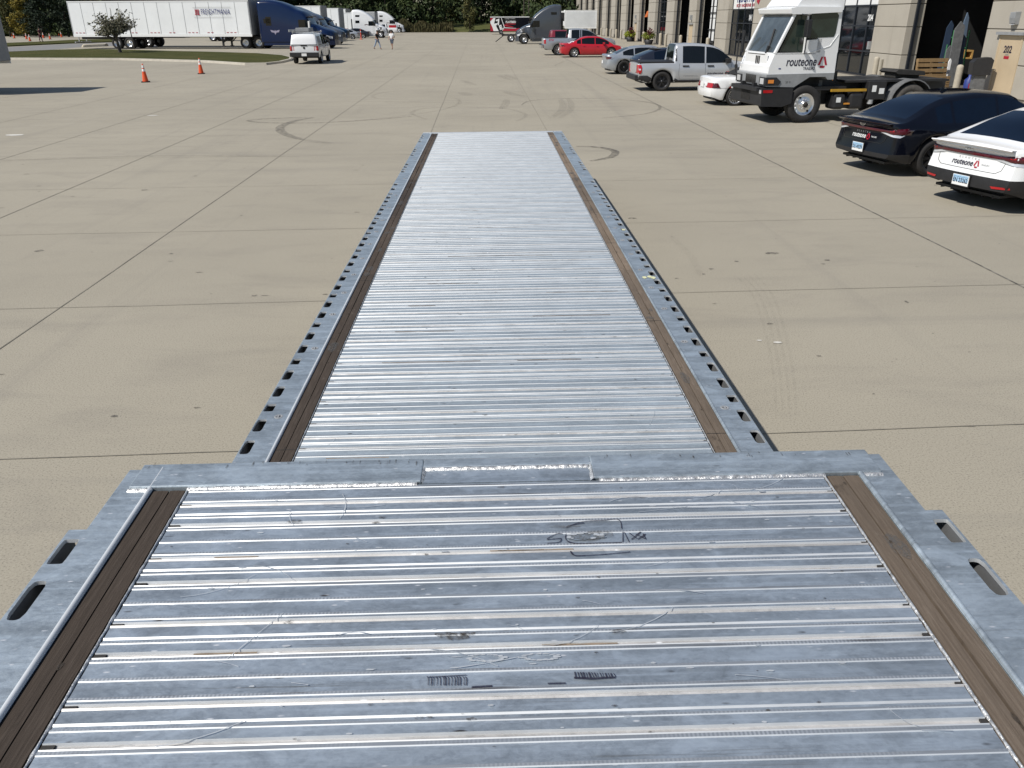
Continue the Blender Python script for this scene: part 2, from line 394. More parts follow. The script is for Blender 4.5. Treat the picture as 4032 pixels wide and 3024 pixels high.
def patch(name,parent,poly,axis,start,bvh,mat,off=.006,cuts=4,thick=0,label=None,mb=None):
    """shrink a flat outline on to the body. axis 'x+' looks along +x with poly in (y,z); 'y+','y-' look along y with poly in (x,z); 'z-' looks down with (x,y)"""
    d={'x+':Vector((1,0,0)),'x-':Vector((-1,0,0)),'y+':Vector((0,1,0)),'y-':Vector((0,-1,0)),'z-':Vector((0,0,-1))}[axis]
    def q(a,b):
        if axis[0]=='x': return Vector((start,a,b))
        if axis[0]=='y': return Vector((a,start,b))
        return Vector((a,b,start))
    bm=bmesh.new(); vs=[bm.verts.new(q(a,b)) for a,b in poly]; bm.faces.new(vs)
    bmesh.ops.triangulate(bm,faces=bm.faces[:])
    for _ in range(cuts):
        es=[e for e in bm.edges if e.calc_length()>.07]
        if not es: break
        bmesh.ops.subdivide_edges(bm,edges=es,cuts=1); bmesh.ops.triangulate(bm,faces=bm.faces[:])
    miss=[]
    for v in bm.verts:
        h=bvh.ray_cast(v.co,d)
        if h[0]: v.co=h[0]-d*off
        else: miss.append(v)
    if miss: bmesh.ops.delete(bm,geom=miss,context='VERTS')
    m=mb or MB(); m.add([v.co.copy() for v in bm.verts],[tuple(v.index for v in f.verts) for f in _idx(bm)],0,True); bm.free()
    if mb: return m
    o=m.build(name,mat,parent,label=label)
    if thick:
        sd=o.modifiers.new('s','SOLIDIFY'); sd.thickness=thick; sd.offset=0
    return o
def _idx(bm):
    bm.verts.index_update(); return bm.faces
def rect(a0,a1,b0,b1): return [(a0,b0),(a1,b0),(a1,b1),(a0,b1)]
def lerp_list(L,x):
    if x<=L[0][0]: return L[0][1]
    for (a,b),(c,d) in zip(L,L[1:]):
        if x<=c:
            t=(x-a)/(c-a) if c>a else 0
            return b+(d-b)*t
    return L[-1][1]
def smooth_list(L,x):
    """cosine free monotone-ish catmull interpolation"""
    n=len(L)
    if x<=L[0][0]: return L[0][1]
    if x>=L[-1][0]: return L[-1][1]
    for i in range(n-1):
        if x<=L[i+1][0]: break
    x0,y0=L[i];x1,y1=L[i+1];h=x1-x0
    def sl(j):
        if j<=0 or j>=n-1: return None
        a=(L[j][1]-L[j-1][1])/(L[j][0]-L[j-1][0]); b=(L[j+1][1]-L[j][1])/(L[j+1][0]-L[j][0])
        return 0 if a*b<=0 else 2*a*b/(a+b)
    s=(y1-y0)/h; m0=sl(i); m1=sl(i+1); m0=s if m0 is None else m0; m1=s if m1 is None else m1
    t=(x-x0)/h
    return (2*t**3-3*t*t+1)*y0+(t**3-2*t*t+t)*h*m0+(-2*t**3+3*t*t)*y1+(t**3-t*t)*h*m1
# ================================================================ THE STEP DECK TRAILER
XC,Y0=.03675,7.0
CAMPOS=Vector((0,0,H))
Mf=Matrix((( TR.x,TR.y,TR.z),(TU.x,TU.y,TU.z),(TF.x,TF.y,TF.z)))
Mw=Matrix(((CR.x,CU.x,CF.x),(CR.y,CU.y,CF.y),(CR.z,CU.z,CF.z)))
ROT=Mw@Mf
trailer=thing('step_deck_trailer','empty silver aluminium step deck trailer filling the foreground','trailer')
trailer.matrix_world=Matrix.Translation(CAMPOS+ROT@Vector((XC,Y0,-H)))@ROT.to_4x4()
ZL=H-1.8947
def zu(y): return H-1.33715+.04161*(y-2)       # upper deck height at distance y
def blob(m,c,rx,ry,seed,n=16):
    m.add([c+Vector((rx*math.cos(t)*(1+.45*noise.noise((math.cos(t)*1.3,math.sin(t)*1.3,seed))),ry*math.sin(t)*(1+.45*noise.noise((math.cos(t)*1.3+4,math.sin(t)*1.3,seed))),0)) for t in [2*math.pi*i/n for i in range(n)]],[tuple(range(n))])
# --- floor profile of one extrusion (u mm along +y, z mm, material of the strip that starts here)
PROF=[(0,0,1),(2.0,2.1,3),(9,2.4,0),(10,0,0),(57,0,1),(59,2.1,3),(68,2.2,0),(69,-1,1),(72.2,1.6,2),(73,-6,2),(85.4,-6,1),(88.6,1.2,0),(90,0,0),
 (115,0,1),(117,2.1,3),(122,2.2,2),(123,-1.5,0),(131.5,-1.2,1),(135.0,1.6,1),(136.2,2.0,0),(139,0,0),(171,0,2),(175.5,3.0,2),(176.2,-5,2),(185.2,-5,1),(188.4,1.0,0),
 (196,0,1),(198,2.1,3),(205,2.2,0),(206,0,0)]
PROF_L=[(u,z*1.35,mi) for u,z,mi in PROF]
def floor(name,y0,y1,A,per,zf,xl,xr,zend=None):
    pts=[];k=math.floor((y0-A)/per)-1
    jr=random.Random(3)
    while A+k*per<y1:
        for u,z,mi in (PROF if name[0]=='u' else PROF_L):
            y=A+k*per+u/250*per
            if y0<y<y1: pts.append((y,z/1000,mi))
        k+=1
    pts=[(y0,0,0)]+pts+[(y1,0,0)]
    m=MB(); rows=[]; 
    xs=[xl+(xr-xl)*i/3 for i in range(4)]
    for y,z,mi in pts: rows.append([(x,y-Y0,zf(y)+z) for x in xs])
    m.grid(rows,mf=lambda i,j:pts[i][2],smooth=False)
    # solid underside
    m.add([(xl,y0-Y0,zf(y0)-.03),(xr,y0-Y0,zf(y0)-.03),(xr,y1-Y0,zf(y1)-.03),(xl,y1-Y0,zf(y1)-.03)],[(0,1,2,3)])
    return m.build(name,['plank' if name[0]=='u' else 'plank_low','bright','channel','hatch'],trailer)
floor('upper_deck_floor',-.75,2.150,1.8826-8*.2503,.2503,zu,-1.0,1.0)
def lowfloor():
    return floor('lower_deck_floor',2.30,15.28,3.3271-4*.2635,.2635,lambda y:ZL,-1.0,1.0)
lowfloor()
# filler of the floor behind the notch of the cap beam
m=MB(); m.box(-.276,.268,2.152-Y0,2.236-Y0,zu(2.19)-.02,zu(2.19)+.001); m.build('floor_end_plate','plank',trailer)
# --- wood nailing strips
def wood(side,y0,y1,zf,mat,seed,label,zoff=-.004):
    rnd=random.Random(seed)
    a,b=(1.018,1.118); 
    if side<0:a,b=-b,-a
    rows=[];n=int((y1-y0)/.08)
    m=MB(); mid=(a+b)/2
    for half in (0,1):
        rows=[];nn=n
        for i in range(nn+1):
            y=y0+(y1-y0)*i/nn
            gap=.0020+.0026*max(0,noise.noise((y*1.7+seed,seed,.3)))*2
            w=.002*noise.noise((y*2.1,seed+4,.7))
            xs=(a,mid-gap+w) if half==0 else (mid+gap+w,b)
            z=zf(y)+zoff
            rows.append([(xs[0],y-Y0,z-.03),(xs[0],y-Y0,z),((xs[0]+xs[1])/2,y-Y0,z+.001),(xs[1],y-Y0,z),(xs[1],y-Y0,z-.03)])
        m.grid(rows,smooth=False)
        for r in (rows[0],rows[-1]): m.add(r,[(0,1,2,3,4)])
    o=m.build('wood_strip',mat,trailer,label=label)
    # knots and nail heads
    k=MB()
    y=y0+.2+rnd.random()*.3
    while y<y1:
        kx=mid+rnd.uniform(-.012,.012); ra=rnd.uniform(.003,.007)
        zz=zf(y)+zoff+.0022
        el=rnd.uniform(1.0,3.6)
        k.add([(kx+ra*math.cos(t)*(1+.2*math.sin(3*t)),y-Y0+ra*el*math.sin(t),zz) for t in [2*math.pi*i/12 for i in range(12)]],[tuple(range(12))])
        y+=rnd.uniform(.28,.62)
    k.build('knot','grime_thin',o)
    j=MB(); y=y0+rnd.uniform(.9,1.6)
    while y<y1-.1:
        j.box(a+.001,b-.001,y-.0018-Y0,y+.0018-Y0,zf(y)+zoff-.01,zf(y)+zoff+.0022); y+=rnd.uniform(1.6,2.8)
    j.build('board_joint','grime_black',o)
    pt=MB()
    for i in range(int((y1-y0)*1.6)):
        yy=rnd.uniform(y0+.1,y1-.1); c_=Vector((rnd.uniform(a+.03,b-.03),yy-Y0,zf(yy)+zoff+.0028)); blob(pt,c_,rnd.uniform(.012,.03),rnd.uniform(.03,.12),i+seed)
    pt.build('dark_patch','smudge',o)
    f=MB(); f.box(a-.02,b+.02,y0-Y0,y1-Y0,zf(y0)-.06,zf(y0)-.05); return o
wood(-1,-.75,2.150,zu,'wood_dark',1,'dark grey oak strip along the left of the upper deck')
wood(1,-.75,2.152,zu,'wood',2,'brown oak strip along the right of the upper deck')
wood(-1,2.30,15.26,lambda y:ZL,'wood_dark',3,'dark oak strip along the left of the lower deck')
wood(1,2.30,15.26,lambda y:ZL,'wood',4,'grey brown oak strip along the right of the lower deck')
# black boxes standing in for the shadow at the channel ends
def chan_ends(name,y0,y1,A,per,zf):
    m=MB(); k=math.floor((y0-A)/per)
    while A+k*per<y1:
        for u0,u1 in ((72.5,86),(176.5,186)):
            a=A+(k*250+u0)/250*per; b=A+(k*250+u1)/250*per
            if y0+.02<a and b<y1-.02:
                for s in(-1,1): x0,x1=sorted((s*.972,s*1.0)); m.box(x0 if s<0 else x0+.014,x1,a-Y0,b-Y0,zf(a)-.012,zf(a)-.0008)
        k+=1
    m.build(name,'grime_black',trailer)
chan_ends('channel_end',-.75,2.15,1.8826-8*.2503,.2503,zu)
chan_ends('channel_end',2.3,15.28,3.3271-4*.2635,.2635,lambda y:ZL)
# weld beads both sides of the floor
def rough_edge(name,x0,y0,y1,zf,wd,ht,seed,parent=trailer,mat='weld'):
    m=MB();rows=[];n=int((y1-y0)/.018)
    for i in range(n+1):
        y=y0+(y1-y0)*i/n
        a=noise.noise((y*33,seed,.1)); b=noise.noise((y*41,seed+9,.6))
        w=wd*(.65+.75*a); h=ht*(.7+.8*b)
        rows.append([(x0-w,y-Y0,zf(y)-.003),(x0-w*.4,y-Y0,zf(y)+h),(x0+w*.4,y-Y0,zf(y)+h*.8),(x0+w,y-Y0,zf(y)-.003)])
    m.grid(rows); return m.build(name,mat,parent)
for s,nm in((-1,5),(1,6)):
    rough_edge('weld_bead',s*1.008,-.75,2.15,zu,.006,.003,nm)
    rough_edge('weld_bead',s*1.008,2.30,15.26,lambda y:ZL,.005,.003,nm+2)
# --- side rails with stake slots
def rr_loop(cx,cy,hx,hy,r,skip=0):
    """matching loops: outer rectangle sample points and inner rounded rectangle"""
    S=[]
    k=6
    for i in range(k): S.append((-1+2*i/k,-1))
    for i in range(k): S.append((1,-1+2*i/k))
    for i in range(k): S.append((1-2*i/k,1))
    for i in range(k): S.append((-1,1-2*i/k))
    inner=[]
    for a,b in S:
        x,y=a*hx,b*hy
        if abs(x)>hx-r and abs(y)>hy-r:
            sx=1 if x>0 else -1; sy=1 if y>0 else -1
            ccx,ccy=sx*(hx-r),sy*(hy-r); dx,dy=x-ccx,y-ccy; L=math.hypot(dx,dy)
            x,y=ccx+dx/L*r,ccy+dy/L*r
        inner.append((cx+x,cy+y))
    return S,inner
def rail(side,y0,y1,xin,xout,slots,zf,name,th=.012,web=.16):
    """slots: list of (yc,len,xa,xb,round)"""
    m=MB(); s=side
    xa=min(a[2] for a in slots)-.006 if slots else None
    def top(x0,x1,ya,yb):
        m.add([(s*x0,ya-Y0,zf(ya)),(s*x1,ya-Y0,zf(ya)),(s*x1,yb-Y0,zf(yb)),(s*x0,yb-Y0,zf(yb))],[(0,1,2,3)])
        m.add([(s*x0,ya-Y0,zf(ya)-th),(s*x1,ya-Y0,zf(ya)-th),(s*x1,yb-Y0,zf(yb)-th),(s*x0,yb-Y0,zf(yb)-th)],[(0,1,2,3)])
    if not slots: top(xin,xout-.004,y0,y1)
    else:
        top(xin,xa,y0,y1); prev=y0
        for yc,ln,a,b,r in sorted(slots):
            ya,yb=yc-ln/2-.006,yc+ln/2+.006
            if ya>prev: top(xa,xout-.004,prev,ya)
            prev=yb
            S,inn=rr_loop((a+b)/2,yc,(b-a)/2,ln/2,r)
            cx=(xa+xout-.004)/2;hx=(xout-.004-xa)/2
            out=[(cx+p*hx,yc+q*(yb-ya)/2) for p,q in S]; n=len(S)
            vs=[(s*x,y-Y0,zf(y)) for x,y in out]+[(s*x,y-Y0,zf(y)) for x,y in inn]+[(s*x,y-Y0,zf(y)-th) for x,y in inn]
            m.add(vs,[(i,(i+1)%n,n+(i+1)%n,n+i) for i in range(n)]); m.add(vs,[(n+i,n+(i+1)%n,2*n+(i+1)%n,2*n+i) for i in range(n)],1)
        if prev<y1: top(xa,xout-.004,prev,y1)
    # rounded outer edge and hanging web, inner web
    rows=[]
    for y in (y0,y1):
        rows.append([(s*(xout-.004),y-Y0,zf(y)),(s*xout,y-Y0,zf(y)-.004),(s*xout,y-Y0,zf(y)-web),(s*(xout-.010),y-Y0,zf(y)-web),(s*(xout-.010),y-Y0,zf(y)-th)])
    m.grid(rows,smooth=False,mf=lambda i,j:3 if j==3 else 0)  # inner face of the outer web darkened to paint the slot shade
    rows=[]
    for y in (y0,y1): rows.append([(s*(xin+.02),y-Y0,zf(y)-th),(s*(xin+.02),y-Y0,zf(y)-web),(s*(xin+.03),y-Y0,zf(y)-web),(s*(xin+.03),y-Y0,zf(y)-th)])
    m.grid(rows,smooth=False)
    if slots:
        rows=[[(s*(xa+.001),y-Y0,zf(y)-th-.001),(s*(xa+.001),y-Y0,zf(y)-web),(s*(xout-.03),y-Y0,zf(y)-web-.002)] for y in (y0,y1)]
        m.grid(rows,2,smooth=False)  # black wall paints the under-deck shadow seen through the slots
    o=m.build(name,['rail_al','bright','black_plastic','grime_gray'],trailer)
    # bead beside the wood; left one paler, its sun highlight put into the colour
    if xin<1.13:
        b=MB(); rows=[]
        n=max(2,int((y1-y0)/.5))
        for i in range(n+1):
            y=y0+(y1-y0)*i/n
            rows.append([(s*(1.1190+.0085*(1-math.cos(t))),y-Y0,zf(y)-.001+.0105*math.sin(t)) for t in [math.pi*k/6 for k in range(7)]])
        b.grid(rows); b.build('bead','bead_metal' if s<0 else 'rail_al',o)
    return o
us=[]
y=1.8575
us=[(1.8575,.108,1.234,1.280,.006),(1.662,.146,1.236,1.279,.018),(1.415,.15,1.243,1.275,.0155),(1.19,.10,1.240,1.276,.006),(.97,.138,1.243,1.275,.0155),(.72,.15,1.243,1.275,.0155),(.5,.1,1.24,1.276,.006),(.25,.14,1.243,1.275,.0155),(0,.14,1.243,1.275,.0155),(-.3,.14,1.243,1.275,.0155),(-.55,.14,1.243,1.275,.0155)]
for s in(-1,1):
    rail(s,-.75,1.956,1.118,1.291,us,zu,'side_rail')
    rail(s,1.956,2.27,1.118,1.240,[],zu,'side_rail')
lens={'L':(.136,.020),'S':(.088,.006)}
cs=[(2.58,'S'),(2.80,'L'),(3.02,'L'),(3.23,'S'),(3.441,'L'),(3.672,'L'),(3.877,'S'),(4.083,'L'),(4.313,'L'),(4.515,'S'),(4.721,'L'),(4.95,'L'),(5.158,'S'),(5.364,'L'),(5.597,'L'),(5.798,'S'),(6.008,'L'),(6.243,'L'),(6.449,'S'),(6.663,'L'),(6.894,'L'),(7.099,'S'),(7.311,'L'),(7.535,'L'),(7.746,'S'),(7.96,'L'),(8.184,'L'),(8.391,'S'),(8.608,'L'),(8.825,'L'),(9.04,'S'),(9.255,'L'),(9.478,'L'),(9.687,'S'),(9.996,'L'),(10.296,'L'),
 (11.238,'L'),(11.422,'S'),(11.629,'L'),(11.844,'L'),(12.717,'L'),(12.928,'S'),(13.123,'L'),(13.301,'L'),(14.241,'L'),(14.476,'S'),(14.718,'L'),(14.96,'L')]
ls=[(y,lens[k][0],1.236 if k=='L' else 1.233,1.286,.016 if k=='L' else .006) for y,k in cs]
for s in(-1,1): rail(s,2.285,15.33,1.118,1.295,ls,lambda y:ZL,'side_rail')
# --- transition beam (cap) with a notch in the middle
def slab(x0,x1,y0,y1,zoff0,zoff1):
    m=MB(); vs=[]
    for x in(x0,x1):
        for y in (y0,y1):
            for z in(zoff0,zoff1): vs.append((x,y-Y0,zu(y)+z))
    m.add(vs,[(0,1,3,2),(4,6,7,5),(0,4,5,1),(2,3,7,6),(0,2,6,4),(1,5,7,3)]); return m
cap=slab(-1.195,-.278,2.157,2.288,-.02,.009).build('cap_beam','rail_al',trailer,bevel=.004)
cap2=slab(.270,1.195,2.157,2.288,-.02,.009).build('cap_beam','rail_al',trailer,bevel=.004)
slab(-.278,.270,2.240,2.286,-.02,.006).build('cap_notch_lip','rail_al',trailer,bevel=.003)
for a,b,yy in((-1.195,-1.12,2.148),(-1.01,-.290,2.150),(-.27,.26,2.2345),(.285,1.01,2.150),(1.12,1.195,2.148)):
    m=MB();rows=[];n=int((b-a)/.009)
    for i in range(n+1):
        x=a+(b-a)*i/n; q=noise.noise((x*70,yy,.1)); q2=noise.noise((x*55,yy+3,.1))
        w=.0075*(1+.5*q); h=.006*(.9+.7*q2)
        rows.append([(x,yy-w-Y0,zu(yy)-.001),(x,yy-w*.4-Y0,zu(yy)+h),(x,yy+w*.5-Y0,zu(yy)+h+.001),(x,yy+w+.002-Y0,zu(yy)+.004)])
    m.grid(rows).build('weld_bead','weld',trailer)
for xx in(-.276,.268):
    m=MB();rows=[]
    for i in range(10):
        y=2.150+.088*i/9; q=noise.noise((y*80,xx,.1)); w=.006*(1+.6*q)*(-1 if xx>0 else 1)
        rows.append([(xx-w*.2,y-Y0,zu(y)+.009),(xx+w*.5,y-Y0,zu(y)+.007),(xx+w*1.3,y-Y0,zu(y)+.001)])
    m.grid(rows).build('weld_bead','weld',trailer)
# step face between decks + gooseneck beams
m=MB(); m.box(-1.19,1.19,2.262-Y0,2.274-Y0,ZL-.25,zu(2.27)-.021); m.build('step_panel','plank',trailer)
m=MB()
for s in(-1,1):
    m.box(s*.48-.07,s*.48+.07,2.3-Y0,15.2-Y0,ZL-.09,ZL-.032); m.box(s*.48-.008,s*.48+.008,2.3-Y0,15.2-Y0,ZL-.40,ZL-.09); m.box(s*.48-.07,s*.48+.07,2.3-Y0,15.2-Y0,ZL-.42,ZL-.401)
m.build('main_beam','plank',trailer)
m=MB()
for s in(-1,1): m.box(s*.48-.06,s*.48+.06,-.7-Y0,2.25-Y0,1.05,1.38)
m.build('gooseneck_beam','plank',trailer)
m=MB()
for i in range(14): m.box(-1.1,1.1,2.9+i*.93-Y0,2.97+i*.93-Y0,ZL-.15,ZL-.035)
m.build('cross_member','plank',trailer)
# rear sill
m=MB(); m.box(-1.29,1.29,15.34-Y0,15.40-Y0,ZL-.20,ZL+.004); m.box(-1.17,1.17,15.285-Y0,15.339-Y0,ZL-.02,ZL+.005); m.build('rear_sill','bright',trailer,bevel=.004)
# winch rings let into the side rails
for s in(-1,1):
    for y in(3.768,4.727,5.371,5.863,6.343,6.83,7.32,7.8,8.29,8.9,9.6,10.7,12.3,13.7):
        m=MB(); m.lathe([(.013,-.0005),(.017,.0012),(.021,.0012),(.024,-.0005)],(s*1.186,y-Y0,ZL+.0012),'z',20)
        m.box(s*1.186-.004,s*1.186+.004,y-Y0-.014,y-Y0+.014,ZL+.0008,ZL+.0045)
        o=m.build('tie_ring','galv',trailer)
        d=MB(); d.lathe([(.0001,.0008),(.013,.0008)],(s*1.186,y-Y0,ZL),'z',20); d.build('recess','grime_gray',o)
# running gear (seen only from the side)
def wheel_mesh(r,w,rim_r,kind,n=30):
    t=MB(); t.lathe([(rim_r,-w*.42),(rim_r+.02,-w*.5),(r*.93,-w*.5),(r*.985,-w*.40),(r,-w*.25),(r,w*.25),(r*.985,w*.40),(r*.93,w*.5),(rim_r+.02,w*.5),(rim_r,w*.42)],n=n)
    return t
def wheel(parent,c,r,w,rim_r,style='spoke',n=7,side=1,mat='alloy',tyre='tyre',label=None):
    """side=+1: outer face towards +y"""
    t=wheel_mesh(r,w,rim_r,style); ty=t.build('wheel',tyre,parent,label=label); ty.location=c
    m=MB(); f=side*w*.42
    if style=='steel':      # heavy truck hub piloted wheel
        m.lathe([(rim_r,f),(rim_r*.93,f),(rim_r*.88,f-side*.03),(rim_r*.62,f-side*.015),(rim_r*.5,f-side*.0),(rim_r*.30,f+side*.005),(rim_r*.30,f+side*.07),(rim_r*.22,f+side*.085),(.001,f+side*.085)],n=30)
        for i in range(10):
            a=2*math.pi*i/10; m.cyl((rim_r*.5*math.cos(a),f-side*.005,rim_r*.5*math.sin(a)),(rim_r*.5*math.cos(a),f+side*.045,rim_r*.5*math.sin(a)),rim_r*.055,n=8)
        rm=m.build('rim',mat,ty)
        hm=MB(); hm.lathe([(rim_r*.255,f+side*.05),(rim_r*.25,f+side*.105),(.001,f+side*.11)],n=20)
        for i in (1,6):
            a=2*math.pi*i/10+.3; hm.lathe([(.001,f-side*.006),(rim_r*.10,f-side*.006)],(rim_r*.74*math.cos(a),0,rim_r*.74*math.sin(a)),n=12)
        hm.build('hub','grime_black',ty)
    elif style=='deep':
        m.lathe([(rim_r,f),(rim_r*.94,f),(rim_r*.9,f-side*.10),(rim_r*.45,f-side*.12),(rim_r*.4,f-side*.04),(.001,f-side*.03)],n=26); m.build('rim',mat,ty)
    else:
        m.lathe([(rim_r,f),(rim_r*.93,f),(rim_r*.90,f-side*.03)],n=30)
        for i in range(n):
            a=2*math.pi*i/n
            for da in ((-.09,.09) if style=='double' else (0,)):
                aa=a+da*(9/n); u=Vector((math.cos(aa),0,math.sin(aa))); v=Vector((-math.sin(aa),0,math.cos(aa)))
                w0=rim_r*(.30 if style=='spoke' else .11 if style=='double' else .055); w1=rim_r*(.16 if style=='spoke' else .09 if style=='double' else .05)
                i0=u*rim_r*.16; i1=u*rim_r*.93; y0=Vector((0,f-side*.012,0)); y1=Vector((0,f-side*.035,0))
                p=[i0-v*w0/2+y0,i0+v*w0/2+y0,i1+v*w1/2+y0*.9,i1-v*w1/2+y0*.9]; q=[a_+y1-y0 for a_ in p]
                m.add(p+q,[(0,1,2,3),(0,4,5,1),(1,5,6,2),(2,6,7,3),(3,7,4,0)])
        m.lathe([(rim_r*.2,f-side*.03),(rim_r*.2,f),(.001,f+side*.003)],n=16)
        m.build('rim',mat,ty)
        b=MB(); b.lathe([(rim_r*.92,f-side*.06),(.001,f-side*.07)],n=24); b.build('brake_disc','grime_gray' if mat!='dark_alloy' else 'grime_black',ty)
    return ty
for yy in(11.2,14.3):
    m=MB(); m.cyl((-.95,yy-Y0,.42),(.95,yy-Y0,.42),.065); m.build('axle','black_plastic',trailer)
    for s in(-1,1):
        t=wheel_mesh(.42,.48,.24,'x'); ty=t.build('wheel','tyre',trailer); ty.rotation_euler=(0,0,R(90)); ty.location=(s*.99,yy-Y0,.42)
        r_=MB(); r_.lathe([(.24,-s*.2),(.2,-s*.19),(.12,-s*.10),(.001,-s*.09)],n=20); r_.build('rim','alloy',ty)
m=MB()
for s in(-1,1):
    m.box(s*.95-.06,s*.95+.06,.55-Y0,.67-Y0,.05,1.3); m.box(s*.95-.13,s*.95+.13,.5-Y0,.72-Y0,.0,.05)
m.build('landing_leg','galv',trailer)
# ---- marks on the deck, all drawn on the floor where they are
def FU(x,y,dz=.0032):     # photo pixel -> trailer local on the upper deck
    d=TR*((x-2016)/FPX)-TU*((y-1512)/FPX)+TF
    t2=-.04161; h2=1.33715
    k=(-h2+2*t2)/(d.z+t2*d.y); q=d*k
    return Vector((q.x-XC,q.y-Y0,zu(q.y)+dz))
def FL(x,y,dz=.0032):
    d=TR*((x-2016)/FPX)-TU*((y-1512)/FPX)+TF
    k=-1.8947/d.z; q=d*k
    return Vector((q.x-XC,q.y-Y0,ZL+dz))
def stroke(m,pts,w,wob=.15,seed=0):
    L=[];Rr=[]
    for i,p in enumerate(pts):
        a=pts[max(0,i-1)];b=pts[min(len(pts)-1,i+1)];d=(b-a); d.z=0
        n=Vector((-d.y,d.x,0)).normalized() if d.length>0 else Vector((1,0,0))
        ww=w*(1+wob*noise.noise((i*.7,seed,.2))*2)/2
        L.append(p+n*ww);Rr.append(p-n*ww)
    m.grid([[a,b] for a,b in zip(L,Rr)],smooth=False)
def curve_pts(pp,n=8):
    out=[]
    P_=[pp[0]]+list(pp)+[pp[-1]]
    for i in range(1,len(P_)-2):
        for k in range(n):
            t=k/n; a,b,c,d=P_[i-1],P_[i],P_[i+1],P_[i+2]
            out.append(0.5*((2*b)+(c-a)*t+(2*a-5*b+4*c-d)*t*t+(3*b-a-3*c+d)*t**3))
    out.append(P_[-2]); return out
S1=600/1914
def a1(x,y): return (1700+x*S1,1780+y*S1)
m=MB()
for pl in ([(1640,1035),(1560,1040),(1450,1105),(1600,1095),(1625,1100),(1600,1140),(1450,1155)],[(1690,1035),(1680,1090),(1720,1140),(1800,1160)],[(1690,950),(1760,925),(1914,900)],[(1742,1252),(1790,1305),(1830,1315),(1930,1310)]):
    stroke(m,curve_pts([FU(*a1(*p)) for p in pl]),.0032)
S2=1832/2212
def a2(x,y): return (2200+x*S2,1700+y*S2)
for pl in ([(35,460),(110,432),(210,425),(285,422),(300,465)],[(45,525),(90,535),(200,532),(300,530)],[(305,480),(305,528)],[(312,482),(335,528)],[(55,572),(80,592),(200,588),(340,575)]):
    stroke(m,curve_pts([FU(*a2(*p)) for p in pl]),.0032)
zz=[(335,485),(370,510),(345,515),(390,480),(365,490),(410,512),(375,515),(412,490),(395,505),(415,515),(400,488)]
stroke(m,[FU(*a2(*p)) for p in zz],.004)
# tally scribbles in felt pen near the centre
S3=1600/2212
def a3(x,y): return (1200+x*S3,2300+y*S3)
m.build('marker_scribble','felt_ink',trailer); m=MB()
for i in range(14):
    x=672+i*16+random.uniform(-3,3); stroke(m,curve_pts([FU(*a3(x-6,508+random.uniform(-3,3))),FU(*a3(x+2,520)),FU(*a3(x+1,548)),FU(*a3(x+random.uniform(-4,4),556))],4),.0016+.0022*random.random())
stroke(m,[FU(*a3(668,512)),FU(*a3(880,500))],.0028)
m.build('tally_marks','felt_ink',trailer); m=MB()
for i in range(15):
    x=1470+i*15; stroke(m,[FU(*a3(x,482+i*.6)),FU(*a3(x+10+random.uniform(-4,4),515+random.uniform(-6,2)))],.0016+.0028*random.random())
stroke(m,[FU(*a3(1465,514)),FU(*a3(1560,519)),FU(*a3(1690,512))],.006)
stroke(m,[FU(*a3(908,566)),FU(*a3(1020,560))],.006); stroke(m,[FU(*a3(1322,546)),FU(*a3(1420,544))],.0045)
m.build('tally_marks','felt_ink',trailer)
m=MB(); c_=FU(*a2(150,497),.0036); blob(m,c_,.075,.020,3.3,30); blob(m,FU(*a2(20,455),.0036),.05,.006,1.3,20); m.build('smudge','smudge',trailer)
m=MB()
for (x,y,rx,ry) in [(a1(1860,1085)[0],a1(1860,1085)[1],.03,.011),(a2(150,500)[0],a2(150,500)[1],.055,.013)]:
    blob(m,FU(x,y,.0026),rx,ry,x,26)
o=m.build('dent','plank',trailer)
m=MB()
rndm=random.Random(11)
c=FU(*a2(120,500),.004)
for i in range(26):
    t=rndm.uniform(0,6.28); blob(m,c+Vector((.045*math.cos(t)+rndm.uniform(-.008,.008),.013*math.sin(t)+rndm.uniform(-.003,.003),.0005*i/26)),rndm.uniform(.003,.009),rndm.uniform(.0015,.004),i)
for p in [a3(985,405),a3(1280,400)]:
    c=FU(*p,.0028)
    for i in range(60):
        t=rndm.uniform(0,6.28); r1=rndm.uniform(.82,1.12); blob(m,c+Vector((.042*r1*math.cos(t),.011*r1*math.sin(t),i*.00001)),rndm.uniform(.003,.008),rndm.uniform(.0008,.002),i+50)
for i in range(90):   # scattered bright nicks
    if rndm.random()<.5: c=Vector((rndm.uniform(-.95,.95),rndm.uniform(1.15,2.1)-Y0,0)); c.z=zu(c.y+Y0)+.0028
    else: c=Vector((rndm.uniform(-.95,.95),rndm.uniform(3.3,9)-Y0,ZL+.0028))
    blob(m,c,rndm.uniform(.004,.013),rndm.uniform(.0012,.0035),i+200)
for i in range(70):   # drag scratches
    up_=rndm.random()<.45
    x=rndm.uniform(-.95,.9); y=rndm.uniform(1.15,2.08) if up_ else rndm.uniform(3.3,8); a=rndm.choice((rndm.uniform(-.25,.25),rndm.uniform(0,3.14))); L=rndm.uniform(.04,.22); cv_=rndm.uniform(-.5,.5)
    pts=[]
    for k in range(7):
        t=k/6; px_,py_=x+L*t*math.cos(a+cv_*t),y+L*t*math.sin(a+cv_*t); pts.append(Vector((px_,py_-Y0,(zu(py_) if up_ else ZL)+.0042)))
    stroke(m,pts,rndm.uniform(.0008,.0022),.4,i)
m.build('scratch_patch','bright',trailer)
m=MB()
for (x,y,rx,ry) in [(2112,.5,0,0)]: pass
spots=[((838,1062),.006),((1150,2070),.02),((1165,2052),.018),((1500,2045),.012),((1478,2058),.010),((1535,2033),.009),((1245,2650),.012)]
